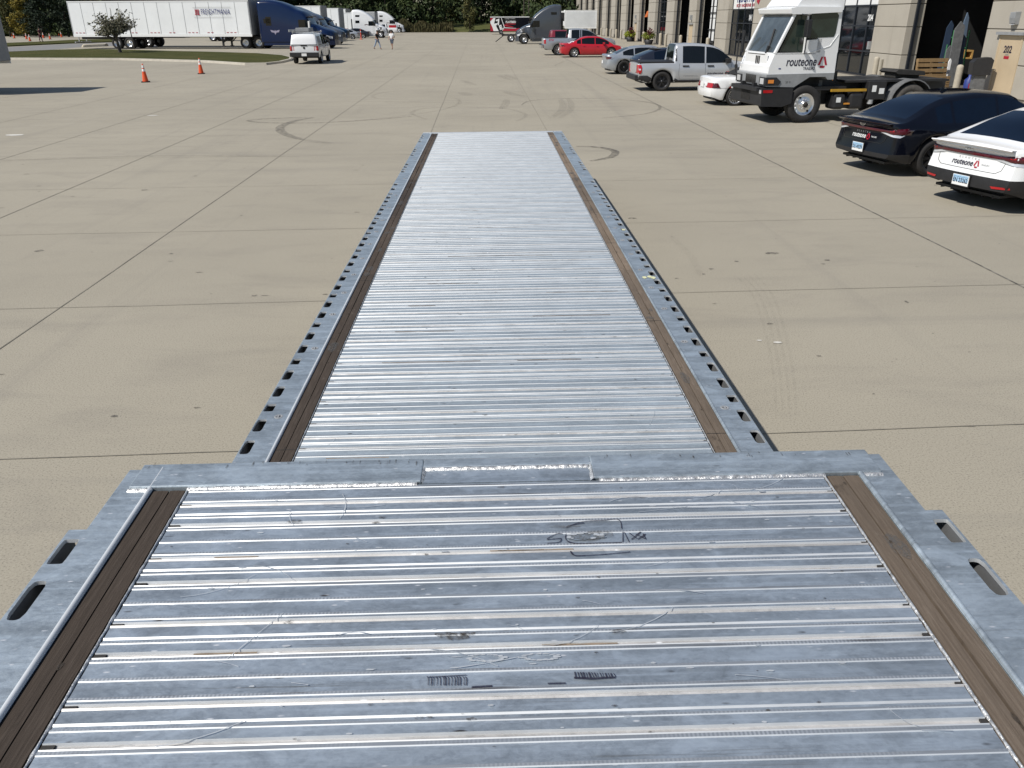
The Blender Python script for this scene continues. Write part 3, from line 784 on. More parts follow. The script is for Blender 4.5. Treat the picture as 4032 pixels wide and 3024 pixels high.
for p,r_ in [(a1(870,450),.012),((1525,1955),.006),((1480,2060),.012),((1505,2040),.011),((1160,2055),.022),((1855,2835),.012),((1690,2828),.008),((1650,2830),.011),((2420,2782),.007),((2440,2792),.006),((2345,2572),.006),((3060,1960),.006),((1750,2502),.022),((1800,2510),.03),((1845,2498),.018),((2435,2490),.016),((1135,2455),.012),((1145,2448),.008)]:
    blob(m,FU(*p),r_,r_*.42,p[0])
for i in range(90):
    c=Vector((rndm.uniform(-.97,.97),rndm.uniform(3.2,14)-Y0,ZL+.003)); r_=rndm.uniform(.004,.012); blob(m,c,r_*1.3,r_*.6,i+.5)
for i in range(36):
    c=Vector((rndm.uniform(-.97,.97),rndm.uniform(1.15,2.12)-Y0,0)); c.z=zu(c.y+Y0)+.003; r_=rndm.uniform(.0015,.0045); blob(m,c,r_*1.4,r_*.7,i+.7)
for i in range(40):   # rail end nicks
    s=rndm.choice((-1,1)); c=Vector((s*rndm.uniform(.3,1.18),rndm.uniform(2.255,2.284)-Y0,0)); c.z=zu(c.y+Y0)+.0115; blob(m,c,rndm.uniform(.001,.0028),rndm.uniform(.004,.014),i+.2)
m.build('grime_spot','grime_thin',trailer)
m=MB()
for yy in (1250,1400): pass
for pl in ([(2200+0,0)],): pass
for (xa,ya,xb,yb) in [(1270,1770,1700,1752),(1560,1905,1900,1890)]: pass
for i in range(26):
    y=3.3271-.2635*2+.2635*rndm.randint(1,22)+.2635*rndm.choice((.70,.325)); x=rndm.uniform(-.95,.6)
    stroke(m,[Vector((x+k*.05,y-Y0+.002,ZL+.002)) for k in range(rndm.randint(4,14))],.007,.5,i)
for i in range(8):
    y=1.8826-.2503*rndm.randint(-1,2)+.2503*rndm.choice((.30,.72)); x=rndm.uniform(-.9,.6)
    stroke(m,[Vector((x+k*.03,y-Y0+.004,zu(y)-.001)) for k in range(rndm.randint(3,9))],.005,.5,i)
m.build('rust_streak',P('rust_streak',(.24,.19,.14),.9,0,.3,20),trailer)
# yellow paint dabs on the right rail
m=MB()
for (x,y) in [(2200+590*.573,900+338*.573),(2200+650*.573,900+340*.573),(2200+625*.573,900+332*.573),(2200+445*.573,900+10*.573)]:
    blob(m,FL(x,y),.018,.03,x)
m.build('paint_dab',P('pale_yellow',(.62,.62,.38),.7),trailer)
# ================================================================ GROUND
def struct(name,mb,mat,**k): return tag(mb.build(name,mat,**k),kind='structure')
def sheet(name,poly,z,mat,kind='structure'):
    m=MB(); m.add([(p[0],p[1],z) for p in poly],[tuple(range(len(poly)))]); return tag(m.build(name,mat),kind=kind)
m=MB(); m.add([(-900,-60,-.06),(900,-60,-.06),(900,1400,-.06),(-900,1400,-.06)],[(0,1,2,3)]); struct('ground',m,'field')
sheet('concrete_yard',[(-120,-40),(75,-40),(75,183),(-30,186),(-36,150),(-120,152)],0,'concrete')
def GP(L,z=0): return [tuple(G(x,y)[:2]) for x,y in L]
# control joints: thin dark saw cuts
def line(name,pts,w,mat,z=.004,parent=None):
    m=MB(); L=[];Rr=[]
    pts=[Vector((p[0],p[1],z)) for p in pts]
    for i,p in enumerate(pts):
        a=pts[max(0,i-1)];b=pts[min(len(pts)-1,i+1)];d=b-a;n=Vector((-d.y,d.x,0)).normalized()*(w[i] if isinstance(w,list) else w)/2
        L.append(p+n);Rr.append(p-n)
    m.grid([[a,b] for a,b in zip(L,Rr)],smooth=False); return struct(name,m,mat)
def wig(a,b,n=40,amp=.012,seed=0):
    a=Vector(a);b=Vector(b);n_=Vector((-(b-a).y,(b-a).x)).normalized()
    return [a+(b-a)*i/n+n_*amp*noise.noise((i*.8,seed,.5)) for i in range(n+1)]
lg=[((-1.35,0),(-2.85,110)),((1.75,0),(.9,110)),((6.26,-2),(5.6,100)),((-4.68,0),(-5.9,115)),((-7.55,-2),(-9.9,110)),((-10.55,-2),(-13.4,100)),((-14.2,-2),(-17.5,100)),((-18,-2),(-22,80)),((10.2,0),(9.6,110)),((14.6,0),(14,110)),((-22,0),(-26,75))]
for i,(a,b) in enumerate(lg):
    line('joint_line',wig(a,b,60,.014,i),.015 if i!=2 else .026,'joint' if i!=2 else 'joint_sealed')
tv=[5.35,8.75,12.15,15.65,19.3,23,27,31,35.5,40,45,50,56,62,68,75,82,90,98,106]
for i,y in enumerate(tv):
    sl_=.030
    line('joint_line',wig((-22,y-22*sl_-.35),(19.4,y+19.4*sl_),50,.02,i+30),.009,'joint_thin',z=.006)
# skid marks traced on the concrete
def skid(px,w,mat,closed=False,n=10):
    P_=[Vector((*G(x,y)[:2],0)) for x,y in px]
    pts=curve_pts(P_,n)
    k=len(pts); ws=[w*(.35+.65*math.sin(math.pi*min(1,max(0,(i+1)/(k+1))))**.5) for i in range(k)]
    line('skid_mark',[(p.x,p.y) for p in pts],ws,mat,z=.008+random.random()*.002)
Z1=2016/2212.
def b1(L): return [(x*Z1,200+y*Z1) for x,y in L]
Z3=1400/2212.
def b3(L): return [(1300+x*Z3,y*Z3) for x,y in L]
skid(b1([(1360,288),(1250,290),(1130,296),(1075,302),(1120,310),(1250,313),(1420,310),(1640,296),(1780,283)]),.16,'skid')
skid(b1([(1350,290),(1270,305),(1215,328),(1215,350),(1260,372),(1310,385)]),.26,'skid')
skid(b1([(1310,385),(1380,395),(1430,402)]),.3,'skid_faint')
skid(b3([(615,560),(500,563),(380,570),(290,585),(265,600),(300,615),(420,612)]),.16,'skid_faint')
skid(b3([(0,760),(200,748),(420,725),(640,695),(760,665),(805,640),(790,615),(740,612)]),.16,'skid_faint')
skid(b3([(600,745),(520,715),(510,700),(560,680),(700,668),(900,666),(1080,675),(1190,700),(1215,725),(1160,755)]),.18,'skid_faint')
skid(b3([(1190,655),(1230,632),(1330,620),(1550,613),(1800,620),(1960,635),(2040,655),(2045,680),(1980,705),(1850,722),(1700,735)]),.12,'skid')
skid(b3([(1380,735),(1430,700),(1450,660),(1430,620)]),.28,'skid_faint')
skid(b3([(1430,735),(1490,690),(1500,650),(1480,615)]),.25,'skid_faint')
skid(b3([(1090,570),(1150,590),(1210,600)]),.4,'skid_faint')
skid(b3([(820,575),(860,595)]),.5,'skid_faint')
skid(b3([(1530,912),(1640,915),(1740,930),(1775,950),(1740,980),(1620,1003)]),.19,'skid_dark')
skid(b3([(1065,680),(1090,650),(1100,620)]),.3,'skid_faint')
skid(b3([(820,500),(900,530)]),.35,'skid_faint'); skid(b3([(1050,470),(1130,500)]),.35,'skid_faint'); skid(b3([(1090,465),(1160,495)]),.3,'skid_faint')
for k in range(4):
    o_=k*26
    skid([(2890+o_,1080),(2960+o_,1160),(3010+o_,1300),(3045+o_,1480),(3055+o_,1640)],.03,'skid_faint2')
skid([(2640,930),(2720,1010),(2760,1090)],.10,'skid_faint2')
for i in range(10):   # broad faint tracks right and left
    r_=random.Random(i)
    x0=r_.uniform(-22,9);y0=r_.uniform(9,70);a=r_.choice((r_.uniform(-.2,.2),1.5+r_.uniform(-.25,.25)));L=r_.uniform(4,14)
    P_=[(x0+L*t*math.cos(a)+r_.uniform(-.1,.1),y0+L*t*math.sin(a)+L*.08*math.sin(t*3)) for t in [k/8 for k in range(9)]]
    line('skid_mark',P_,[.22*(.3+.7*math.sin(math.pi*(k+.5)/9)) for k in range(9)],'skid_faint',z=.012+i*.0005)
# oil spots, crumbs
def spot(px,rx,ry,mat='stain',name='stain',z=.005):
    m=MB(); c=G(*px); c.z=z; blob(m,c,rx,ry,px[0]*.1,18); return struct(name,m,mat)
for px,rx,ry in [((155,989),.06,.05),((3037,998),.09,.05),((1890,1300),.0,.0),((1045,1165),.05,.012),((673,1000),.03,.02),((675,1030),.05,.02),((2800,1060),.03,.02),((2900,1030),.03,.02),((3240,1040),.03,.02),((3255,1025),.04,.03),((103,686),.07,.03),((569,749),.06,.04),((152,733),.05,.03),((3820,1680),.05,.01),((3570,1190),.02,.04),((1280,1160),.03,.02),((2490,860),.06,.04),((1003,1165),.03,.03),((450,1640),.03,.02),((1000,180),.5,.2),((2770,1080),.02,.02)]:
    if rx: spot(px,rx,ry)
m=MB(); rd=random.Random(77)
for i in range(130):
    x=rd.uniform(-11,13); y=rd.uniform(4,24); 
    if -1.6<x<1.8 and y<16: continue
    r_=rd.choice((.008,.012,.016,.024)); blob(m,Vector((x,y,.0055+i*.00001)),r_*rd.uniform(.8,2.2),r_*.8,i*.37,9)
tag(m.build('debris','grime_thin'),'small dark crumbs and leaf bits scattered on the concrete','debris',kind='stuff')
m=MB()
for px,r_ in [((3062,1350),.035),((2990,1342),.022),((600,455),.14),((60,532),.22)]:
    c=G(*px); c.z=.006; blob(m,c,r_*1.2,r_*.7,px[0],12)
struct('paint_chip',m,P('white_chip',(.6,.58,.53),.8))
# --- kerbed grass island
isl=GP([(-260,234),(0,235),(200,236),(470,237),(800,246),(964,257),(1050,256),(1110,249),(1150,239),(1152,232),(1120,224),(1023,216),(900,212),(800,209),(700,207),(506,201),(362,198),(200,202),(40,209),(-260,214)])
cx=sum(p[0] for p in isl)/len(isl); cy=sum(p[1] for p in isl)/len(isl)
def inset(poly,d):
    out=[];n=len(poly)
    for i in range(n):
        a=Vector(poly[i-1]);b=Vector(poly[i]);c=Vector(poly[(i+1)%n])
        n1=Vector((-(b-a).y,(b-a).x)).normalized();n2=Vector((-(c-b).y,(c-b).x)).normalized(); nn=(n1+n2).normalized()
        out.append(tuple(b+nn*d))
    return out
def area(p): return sum(p[i-1][0]*p[i][1]-p[i][0]*p[i-1][1] for i in range(len(p)))/2
if area(isl)<0: isl=isl[::-1]
inn=inset(isl,.22)
m=MB(); n=len(isl); vs=[(x,y,0) for x,y in isl]+[(x,y,.14) for x,y in inset(isl,.04)]+[(x,y,.15) for x,y in inn]
m.add(vs,[(i,(i+1)%n,n+(i+1)%n,n+i) for i in range(n)]+[(n+i,n+(i+1)%n,2*n+(i+1)%n,2*n+i) for i in range(n)]); struct('kerb',m,'kerb')
m=MB(); m.add([(x,y,.145) for x,y in inn],[tuple(range(n))]); struct('grass_island',m,'grass')
# --- road behind the island, verge, far lot
sheet('road',GP([(-300,192),(32,186),(271,173),(420,168),(640,163),(640,186),(420,182),(315,186),(180,198),(40,208),(-300,214)]),.004,'asphalt')
m=MB(); pl=GP([(-300,186),(31,184),(271,172),(420,167),(640,162),(640,157),(430,157),(281,160),(160,167),(31,172),(-300,172)])
m.prism(pl,0,.12,'z'); struct('grass_verge',m,'grass')
sheet('far_lot',GP([(-300,172),(31,172),(281,159),(600,150),(600,137),(280,136),(90,138),(28,144),(-300,147)]),.004,'concrete')
m=MB(); m.grid([[(x,186.6,-.015+0*x),(x,192,.9),(x,202,1.65),(x,232,1.9)] for x in (-34,-20,-9,0,8,30,60)]); struct('grass_bank',m,'bank_grass')
sheet('far_field',[(-400,153),(-36.5,151),(-30,186.5),(80,184),(400,184),(400,700),(-400,700)],-.02,'field')
# pale rounded kerb nose under the trailer tail
m=MB(); a,b=G(322,186),G(420,182)
rows=[]
for i in range(13):
    t=i/12; c=a.lerp(b,t); w_=.5*math.sin(math.pi*min(1,t*5+.02)/2 if t<.2 else math.pi/2)+.05; hh=.30 if t>.1 else .30*(t/.1)**.5+.02
    rows.append([(c.x,c.y-w_,0),(c.x,c.y-w_*.8,hh*.8),(c.x,c.y,hh),(c.x,c.y+w_*.8,hh*.8),(c.x,c.y+w_,0)])
m.grid(rows); tag(m.build('kerb_nose',P('cream_kerb',(.62,.55,.42),.85)),'cream rounded concrete kerb nose by the rear tyres of the lettered trailer','kerb')
# low ramp strip of curb at far edge of the yard
m=MB(); m.box(-27,16,183,183.3,0,.15); struct('far_kerb',m,'kerb')
# ================================================================ INDUSTRIAL BUILDING (a row of bays along x = FX)
FX=19.5; FH=11.0
building=thing('industrial_building','long beige precast concrete workshop building with dark bays down the right side','building',(FX,100,0))
def BL(y): return y-100
ops=[('B',33.55,40.2),('W',43.6,50.3),('B',53.7,60.3),('W',64.1,71.0),('B',74.5,82.05),('B',85.1,92.0),('W',95.9,102.5),('B',106.9,113.5),('B',117.9,124.4),('B',129.3,135.4),('B',140,145.8),('B',151,157.6),('B',161.5,168),('B',172,178.5),('B',183,189.5)]
OPH=7.8; TH=.75
lev=[.05,1.2,2.42,3.4,4.45,5.5,6.55,7.6,8.65,9.7,FH]
cols=[];prev=24.0
for k,a,b in ops: cols.append((prev,a)); prev=b
cols.append((prev,196))
def pilaster(a,b):
    m=MB(); 
    for z0,z1 in zip(lev,lev[1:]):
        z1=min(z1,FH)
        m.box(0,TH,BL(a),BL(b),z0+.018,z1-.018,0)
    m.box(.03,TH-.03,BL(a)+.02,BL(b)-.02,0,FH,1)
    return m.build('wall_panel',['precast','reveal'],building,bevel=.015)
pnl=[pilaster(a,b) for a,b in cols]
m=MB()
for k,a,b in ops: m.box(0,TH,BL(a)-.001,BL(b)+.001,OPH,FH-.02)
m.box(-.05,TH+.1,BL(24),BL(196),FH,FH+.25); m.build('header_wall','precast',building)
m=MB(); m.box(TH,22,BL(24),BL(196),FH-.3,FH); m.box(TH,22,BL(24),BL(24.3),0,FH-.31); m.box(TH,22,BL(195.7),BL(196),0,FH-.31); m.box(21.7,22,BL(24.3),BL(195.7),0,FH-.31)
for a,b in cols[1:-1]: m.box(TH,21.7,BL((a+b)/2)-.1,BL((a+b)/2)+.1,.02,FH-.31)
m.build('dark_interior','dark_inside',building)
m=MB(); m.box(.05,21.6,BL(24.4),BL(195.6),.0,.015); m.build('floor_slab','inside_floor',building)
def storefront(a,b,panel):
    fr=MB(); ny=4; 
    for i in range(ny+1):
        y=a+(b-a)*i/ny; y=min(max(y,a+.05),b-.05); fr.box(.34,.46,BL(y)-.05,BL(y)+.05,0,OPH)
    for z in (.06,1.2,2.42,3.4,4.45,5.5,6.55,7.75): fr.box(.345,.455,BL(a),BL(b),z-.04,z+.04)
    w_=fr.build('window','frame_dark',building)
    g=MB(); g.box(.395,.405,BL(a),BL(b),0,OPH if not panel else OPH); g.build('pane','glass',w_)
    if panel:
        p=MB(); p.box(.375,.385,BL(a)+.06,BL(b)-.06,panel,OPH-.05); p.build('white_panel','white_plain',w_)
    return w_
sf={}
for k,a,b in ops:
    if k=='W': sf[a]=storefront(a,b,{43.6:3.44,64.1:3.46}.get(a))
    else:      # roller door rails and track
        m=MB(); m.box(.30,.42,BL(b)-.14,BL(b)-.02,0,OPH); m.build('door_track','frame_dark',building); m=MB(); m.box(.30,.42,BL(a)+.02,BL(a)+.14,0,OPH); m.build('door_track','frame_dark',building)
        d=MB()
        for i in range(6): d.box(.9+i*.55,1.43+i*.55,BL(a)+.1,BL(b)-.1,OPH-.55,OPH-.5)
        d.build('raised_door','mid_gray',building)
# sign on the glass of the body shop
tx=(FX+.33)-FX
put_text('sign_lettering',sf[64.1],'TRUCK HUB',.95,(.36,BL(67.5),4.22),(0,-1,0),(0,0,1),'ink_blue',bold=.02,width=5.4)
put_text('sign_lettering',sf[64.1],'BODY AND REPAIR SHOP',.33,(.36,BL(67.4),3.68),(0,-1,0),(0,0,1),'ink_red',bold=.02,width=5.2)
# red flame-like mark beside the sign
m=MB(); m.prism([(BL(63.6),3.9),(BL(63.2),4.3),(BL(63.4),4.9),(BL(62.7),4.5),(BL(62.8),4.0),(BL(63.1),3.7)],-.03,0,'x'); m.build('sign_emblem','ink_red',building)
put_text('unit_number',sf[43.6],'204',.42,(.33,BL(44.95),2.80),(0,-1,0),(0,0,1),'white_plain',bold=.03)
put_text('unit_number',sf[64.1],'206',.40,(.33,BL(65.9),2.82),(0,-1,0),(0,0,1),'white_plain',bold=.03)
m=MB(); m.box(.36,.365,BL(66.3),BL(65.5),2.6,3.04); m.build('number_plate','mid_gray',sf[64.1])
# personnel door 202
def mandoor(y0,y1,num=None,fr_=True,h=2.13,big=False):
    fr=MB(); fr.box(-.03,.05,BL(y0)-.09,BL(y0),0,h+.09); fr.box(-.03,.05,BL(y1),BL(y1)+.09,0,h+.09); fr.box(-.03,.05,BL(y0),BL(y1),h,h+.09)
    lf=MB(); lf.box(-.012,.04,BL(y0),BL(y1),0.01,h); d=lf.build('door','tan_door',building); fr.build('door_frame','tan_door',d)
    k=MB(); k.box(-.11,-.013,BL(y1)-.14,BL(y1)-.10,.98,1.03); k.box(-.11,-.08,BL(y1)-.26,BL(y1)-.10,.985,1.015); k.build('handle','chrome',d)
    cn=MB(); cn.box(-.14,.0,BL(y0)-.2,BL(y1)+.2,h+.1,h+.2); cn.build('drip_hood','mid_gray',d)
    if num: 
        put_text('unit_number',d,num,.34,(-.018,BL((y0+y1)/2+.05),1.72),(0,-1,0),(0,0,1),'ink',bold=.03)
        q=MB(); q.box(-.02,-.014,BL((y0+y1)/2)-.12,BL((y0+y1)/2)+.2,1.40,1.50); q.build('red_sticker','ink_red',d)
        q=MB(); q.box(-.02,-.014,BL((y0+y1)/2)-.08,BL((y0+y1)/2)+.17,1.53,1.54); q.box(-.02,-.014,BL((y0+y1)/2)-.05,BL((y0+y1)/2)+.14,1.56,1.575); q.build('fine_print','mid_gray',d)
    return d
mandoor(31.15,32.45,'202'); mandoor(83.0,84.2); mandoor(115.0,116.2); 
def wall_light(y,z):
    m=MB(); m.prism([(0,z-.28),(-.16,z-.24),(-.2,z-.05),(-.2,z+.14),(0,z+.16)],BL(y)-.17,BL(y)+.17,'y'); o=m.build('wall_lamp','mid_gray',building,bevel=.01)
    m=MB(); m.box(-.17,-.02,BL(y)-.12,BL(y)+.12,z-.285,z-.26); m.build('lens','clear_lens',o)
wall_light(31.75,2.86); wall_light(83.5,2.9); wall_light(115.4,3.0)
m=MB(); m.box(-.14,0,BL(43.75),BL(43.55),1.35,1.72); m.build('wall_box','mid_gray',building); 
m=MB(); m.cyl((-.12,BL(42.0),0),(-.12,BL(42.0),.95),.16); m.build('downpipe','kerb',building)
# bollards
boll=thing('bollard','tan steel guard post beside the wooden pallets','bollard',(0,0,0),group='guard posts along the workshop wall')
m=MB(); m.lathe([(.001,1.12),(.09,1.10),(.125,1.05),(.13,.98),(.13,0)],axis='z',n=18); m.build('post',P('post_tan',(.40,.36,.29),.7,0,.1),boll)
BP=[(18.85,33.7,'tan guard post between the wooden pallets and the black bin'),(18.7,40.9,None),(18.75,73.8,None),(18.9,92.3,None),(18.9,95.3,None),(18.8,84.7,None),(18.9,105.9,None),(18.9,113.0,None),(18.9,117.3,None),(18.9,124.0,None),(18.9,129.0,None),(18.9,135.0,None),(18.9,139.6,None),(18.9,146.2,None)]
for i,(x,y,lb) in enumerate(BP):
    o=boll if i==0 else copy_tree(boll); o.location=(x,y,0); s_=1.0 if y<60 else 1.15; o.scale=(s_,s_,s_)
    o['label']=lb or {40.9:'tan guard post in front of the pilaster left of the open bay',73.8:'tan guard post beside the bay holding a white truck',92.3:'tan guard post right of the flower planter',95.3:'tan guard post just left of a dark doorway by the planters',84.7:'tan guard post beside the tan door above the silver pickup',105.9:'tan guard post behind the yellow green planter',113.0:'tan guard post beside the bay with the orange machine'}.get(y,'tan guard post farther down the workshop wall')
# ---- things in and before the nearest bay
def pallet(name,label,loc,rz,tilt):
    t=thing(name,label,'pallet',loc,rz,group='wooden pallets in the open bay')
    m=MB()
    for i in range(3): m.box(-.6,.6,-.04+0,.05,i*.44+.0,i*.44+.14) if False else None
    for z in (0,.19,.38,.57,.76,.93): m.box(-.6,.6,-.075,-.055,z,z+.13)
    for z in (0,.44,.93): m.box(-.6,.6,.055,.072,z,z+.13)
    o=m.build('deck_board','pine',t,bevel=.004); m=MB()
    for x in(-.6,-.03,.55): m.box(x,x+.05,-.054,.054,0,1.06)
    m.build('stringer','pine',t)
    t.rotation_euler=(R(tilt),0,rz); return t
def X2(px,py,Y):  # world x for pixel at distance Y on ground level z given py ignored
    d=CR*((px-2016)/FPX)-CU*((py-1512)/FPX)+CF; k=Y/d.y; return d.x*k, H+d.z*k
for (px,py,Y,lb,tl) in [(3665,300,36.5,'tallest weathered wooden pallet standing on edge in the open bay',-6),(3672,345,36.0,'lower wooden pallet stacked in front of the taller one',-4)]:
    x,z=X2(px,py,Y); pallet('wooden_pallet',lb,(x,Y,.0),R(5),tl).scale=(1.15,1.15,1.15 if Y>36.2 else .5)
x,z=X2(3777,235,41.0); m=MB(); t=thing('small_crate','small yellow pine crate on the green rack','crate',(x,41.0,1.0))
for zz in (0,.32): m.box(-.45,.45,-.3,.3,zz,zz+.07)
m.box(-.45,-.38,-.3,.3,.07,.32); m.box(.38,.45,-.3,.3,.07,.32); m.box(-.05,.05,-.3,.3,.07,.32); m.build('crate_frame',P('yellow_pine',(.5,.30,.09),.8),t)
def leaning(name,label,pxb,Yb,poly_h,w_,mat,lean=8,rz=0):
    x,z=X2(*pxb,Yb); t=thing(name,label,'board',(x,Yb,0),rz)
    m=MB(); m.prism([(-w_/2,0),(w_/2,0),(w_/2,poly_h*.93),(0,poly_h),(-w_/2,poly_h*.88)],-.03,.03,'y'); m.build('sheet',mat,t,bevel=.005); t.rotation_euler=(R(-lean),R(4),rz); return t
leaning('metal_sheet','tall pointed pale sheet leaning inside the open bay',(3738,330),37.5,2.72,.42,'grime_gray',10)  # pale sheet given a dim grey, the bay's interior shade painted in
leaning('metal_channel','long bluish channel leaning at the right of the sheets',(3768,330),37.8,3.1,.2,P('blue_steel',(.10,.14,.2),.5),12,R(6))
leaning('metal_channel','short grey channel leaning behind the pallets',(3712,330),38.3,1.7,.26,'grime_gray',9)
leaning('metal_beam','dark blue steel beam leaning at the back left of the bay',(3690,330),40.5,2.7,.3,P('navy_steel',(.03,.05,.09),.5),5)
leaning('plastic_wrap','bright white wrapped sheet leaning beside the pallets',(3722,330),36.9,1.2,.12,'white_plain',8)
x,z=X2(3815,300,37.2)
t=thing('hand_truck','green tubular steel rack with wheels in the open bay','rack',(x,38.4,0))
m=MB()
for s in(-.35,.35): m.cyl((s,0,.1),(s+.05,.25,2.3),.035); m.cyl((s,.5,.1),(s,.5,1.7),.03)
for zz in (.5,1.1,1.55,2.0): m.cyl((-.35,.05+zz*.1,zz),(.38,.05+zz*.1,zz),.03)
m.build('tube_frame',P('green_steel',(.05,.19,.08),.5),t); m=MB(); m.cyl((-.45,.0,.12),(-.38,0,.12),.12); m.cyl((.38,0,.12),(.45,0,.12),.12); m.build('wheel','tyre',t)
x,z=X2(3880,250,36.0)
t=thing('letter_box','black hooded plastic bin on a grey stand outside the workshop','bin',(18.85,32.3,-.0),R(-12),s=.78)
m=MB(); m.prism([(-.42,1.05),(.42,1.05),(.46,1.72),(.3,1.86),(-.3,1.80),(-.46,1.62)],-.3,.3,'y'); m.build('hood','black_plastic',t,bevel=.02)
m=MB(); m.box(-.26,.3,-.2,.2,0,1.05); m.build('stand','grime_gray',t,bevel=.02)
x,z=X2(3800,340,35.6)
t=thing('blue_drum','small blue jug standing beside the guard post','jug',(19.05,33.2,0)); m=MB(); m.lathe([(.001,.8),(.06,.8),(.07,.68),(.17,.58),(.18,.05),(.15,0)],axis='z',n=16); m.build('body',P('jug_blue',(.02,.04,.2),.5),t)
m=MB(); m.box(-.1,.1,-.19,-.183,.25,.45); m.build('label','ink_red',t)
# planters with flowers between the bays
def leaf_cloud(n,rx,ry,rz_,sz,rnd,flat=.0):
    m=MB()
    for i in range(n):
        v=Vector((rnd.gauss(0,1),rnd.gauss(0,1),rnd.gauss(0,1))).normalized()*rnd.random()**.4
        c=Vector((v.x*rx,v.y*ry,v.z*rz_)); a=Vector((rnd.uniform(-1,1),rnd.uniform(-1,1),rnd.uniform(-.6,1))).normalized(); b=a.orthogonal().normalized(); a2=a.cross(b); s=sz*rnd.uniform(.5,1.3)
        m.add([c-b*s,c+a2*s*.5,c+b*s,c-a2*s*.5],[(0,1,2,3)])
    return m
for (y,x,col1,label,spk) in [(112.2,18.3,(.42,.48,.03),'planter of yellow green leaves and red flowers before the orange machine',1),(99.5,18.4,(.30,.36,.04),'planter of mixed green and yellow flowers before the glazed entrance',1)]:
    t=thing('flower_planter',label,'planter',(x,y,0),group='flower planters by the workshop'); m=MB(); m.lathe([(.4,0),(.55,.5),(.5,.51),(.45,.4),(.001,.4)],axis='z',n=18); m.build('pot','black_plastic',t)
    rnd=random.Random(int(y)); o=leaf_cloud(420,.8,1.0,.42,.12,rnd).build('foliage',P('lime_leaf',tuple(c*.55 for c in col1),.8,0,.3),t); o.location=(0,.3,.9)
    o=leaf_cloud(90,.4,.45,.45,.13,rnd).build('flower','ink_red' if 0 else P('dark_red_leaf',(.09,.015,.02),.8),t); o.location=(0,-.5,1.4)
x=20.6
t=thing('orange_machine','orange machine standing inside the dark bay behind the planter','machine',(x,110.3,0)); m=MB(); m.prism([(-.8,2.9),(.8,2.9),(.6,3.6),(-.5,3.6)],-.7,.7,'y'); m.box(-.6,.6,-.5,.5,.3,.9); m.box(-.4,.4,-.4,-.2,.9,2.9); m.build('body',P('machine_orange',(.5,.12,.02),.6),t,bevel=.02)
# white truck nose-in in the lit bay
t=thing('box_truck','white truck body with a black ladder frame seen inside the lit bay','truck',(20.3,78.6,0))
m=MB(); 
for i in range(6): m.box(0,3,-1.15,1.15,.9+i*.95,1.8+i*.95)
m.build('rear_door','white_plain',t,bevel=.03); m=MB(); m.box(-.12,-.02,-1.3,-1.15,.3,6.6); m.box(-.12,-.02,.1,.2,.6,6.6); m.box(-.12,-.02,-1.3,1.2,.7,.85)
for zz in (1.8,3.2,4.6): m.box(-.1,-.02,-1.2,1.2,zz,zz+.07)
m.build('ladder','black_plastic',t); m=MB(); m.cyl((.4,-1.0,.5),(.4,-.7,.5),.5); m.cyl((.4,.7,.5),(.4,1.0,.5),.5); m.build('wheel','tyre',t)
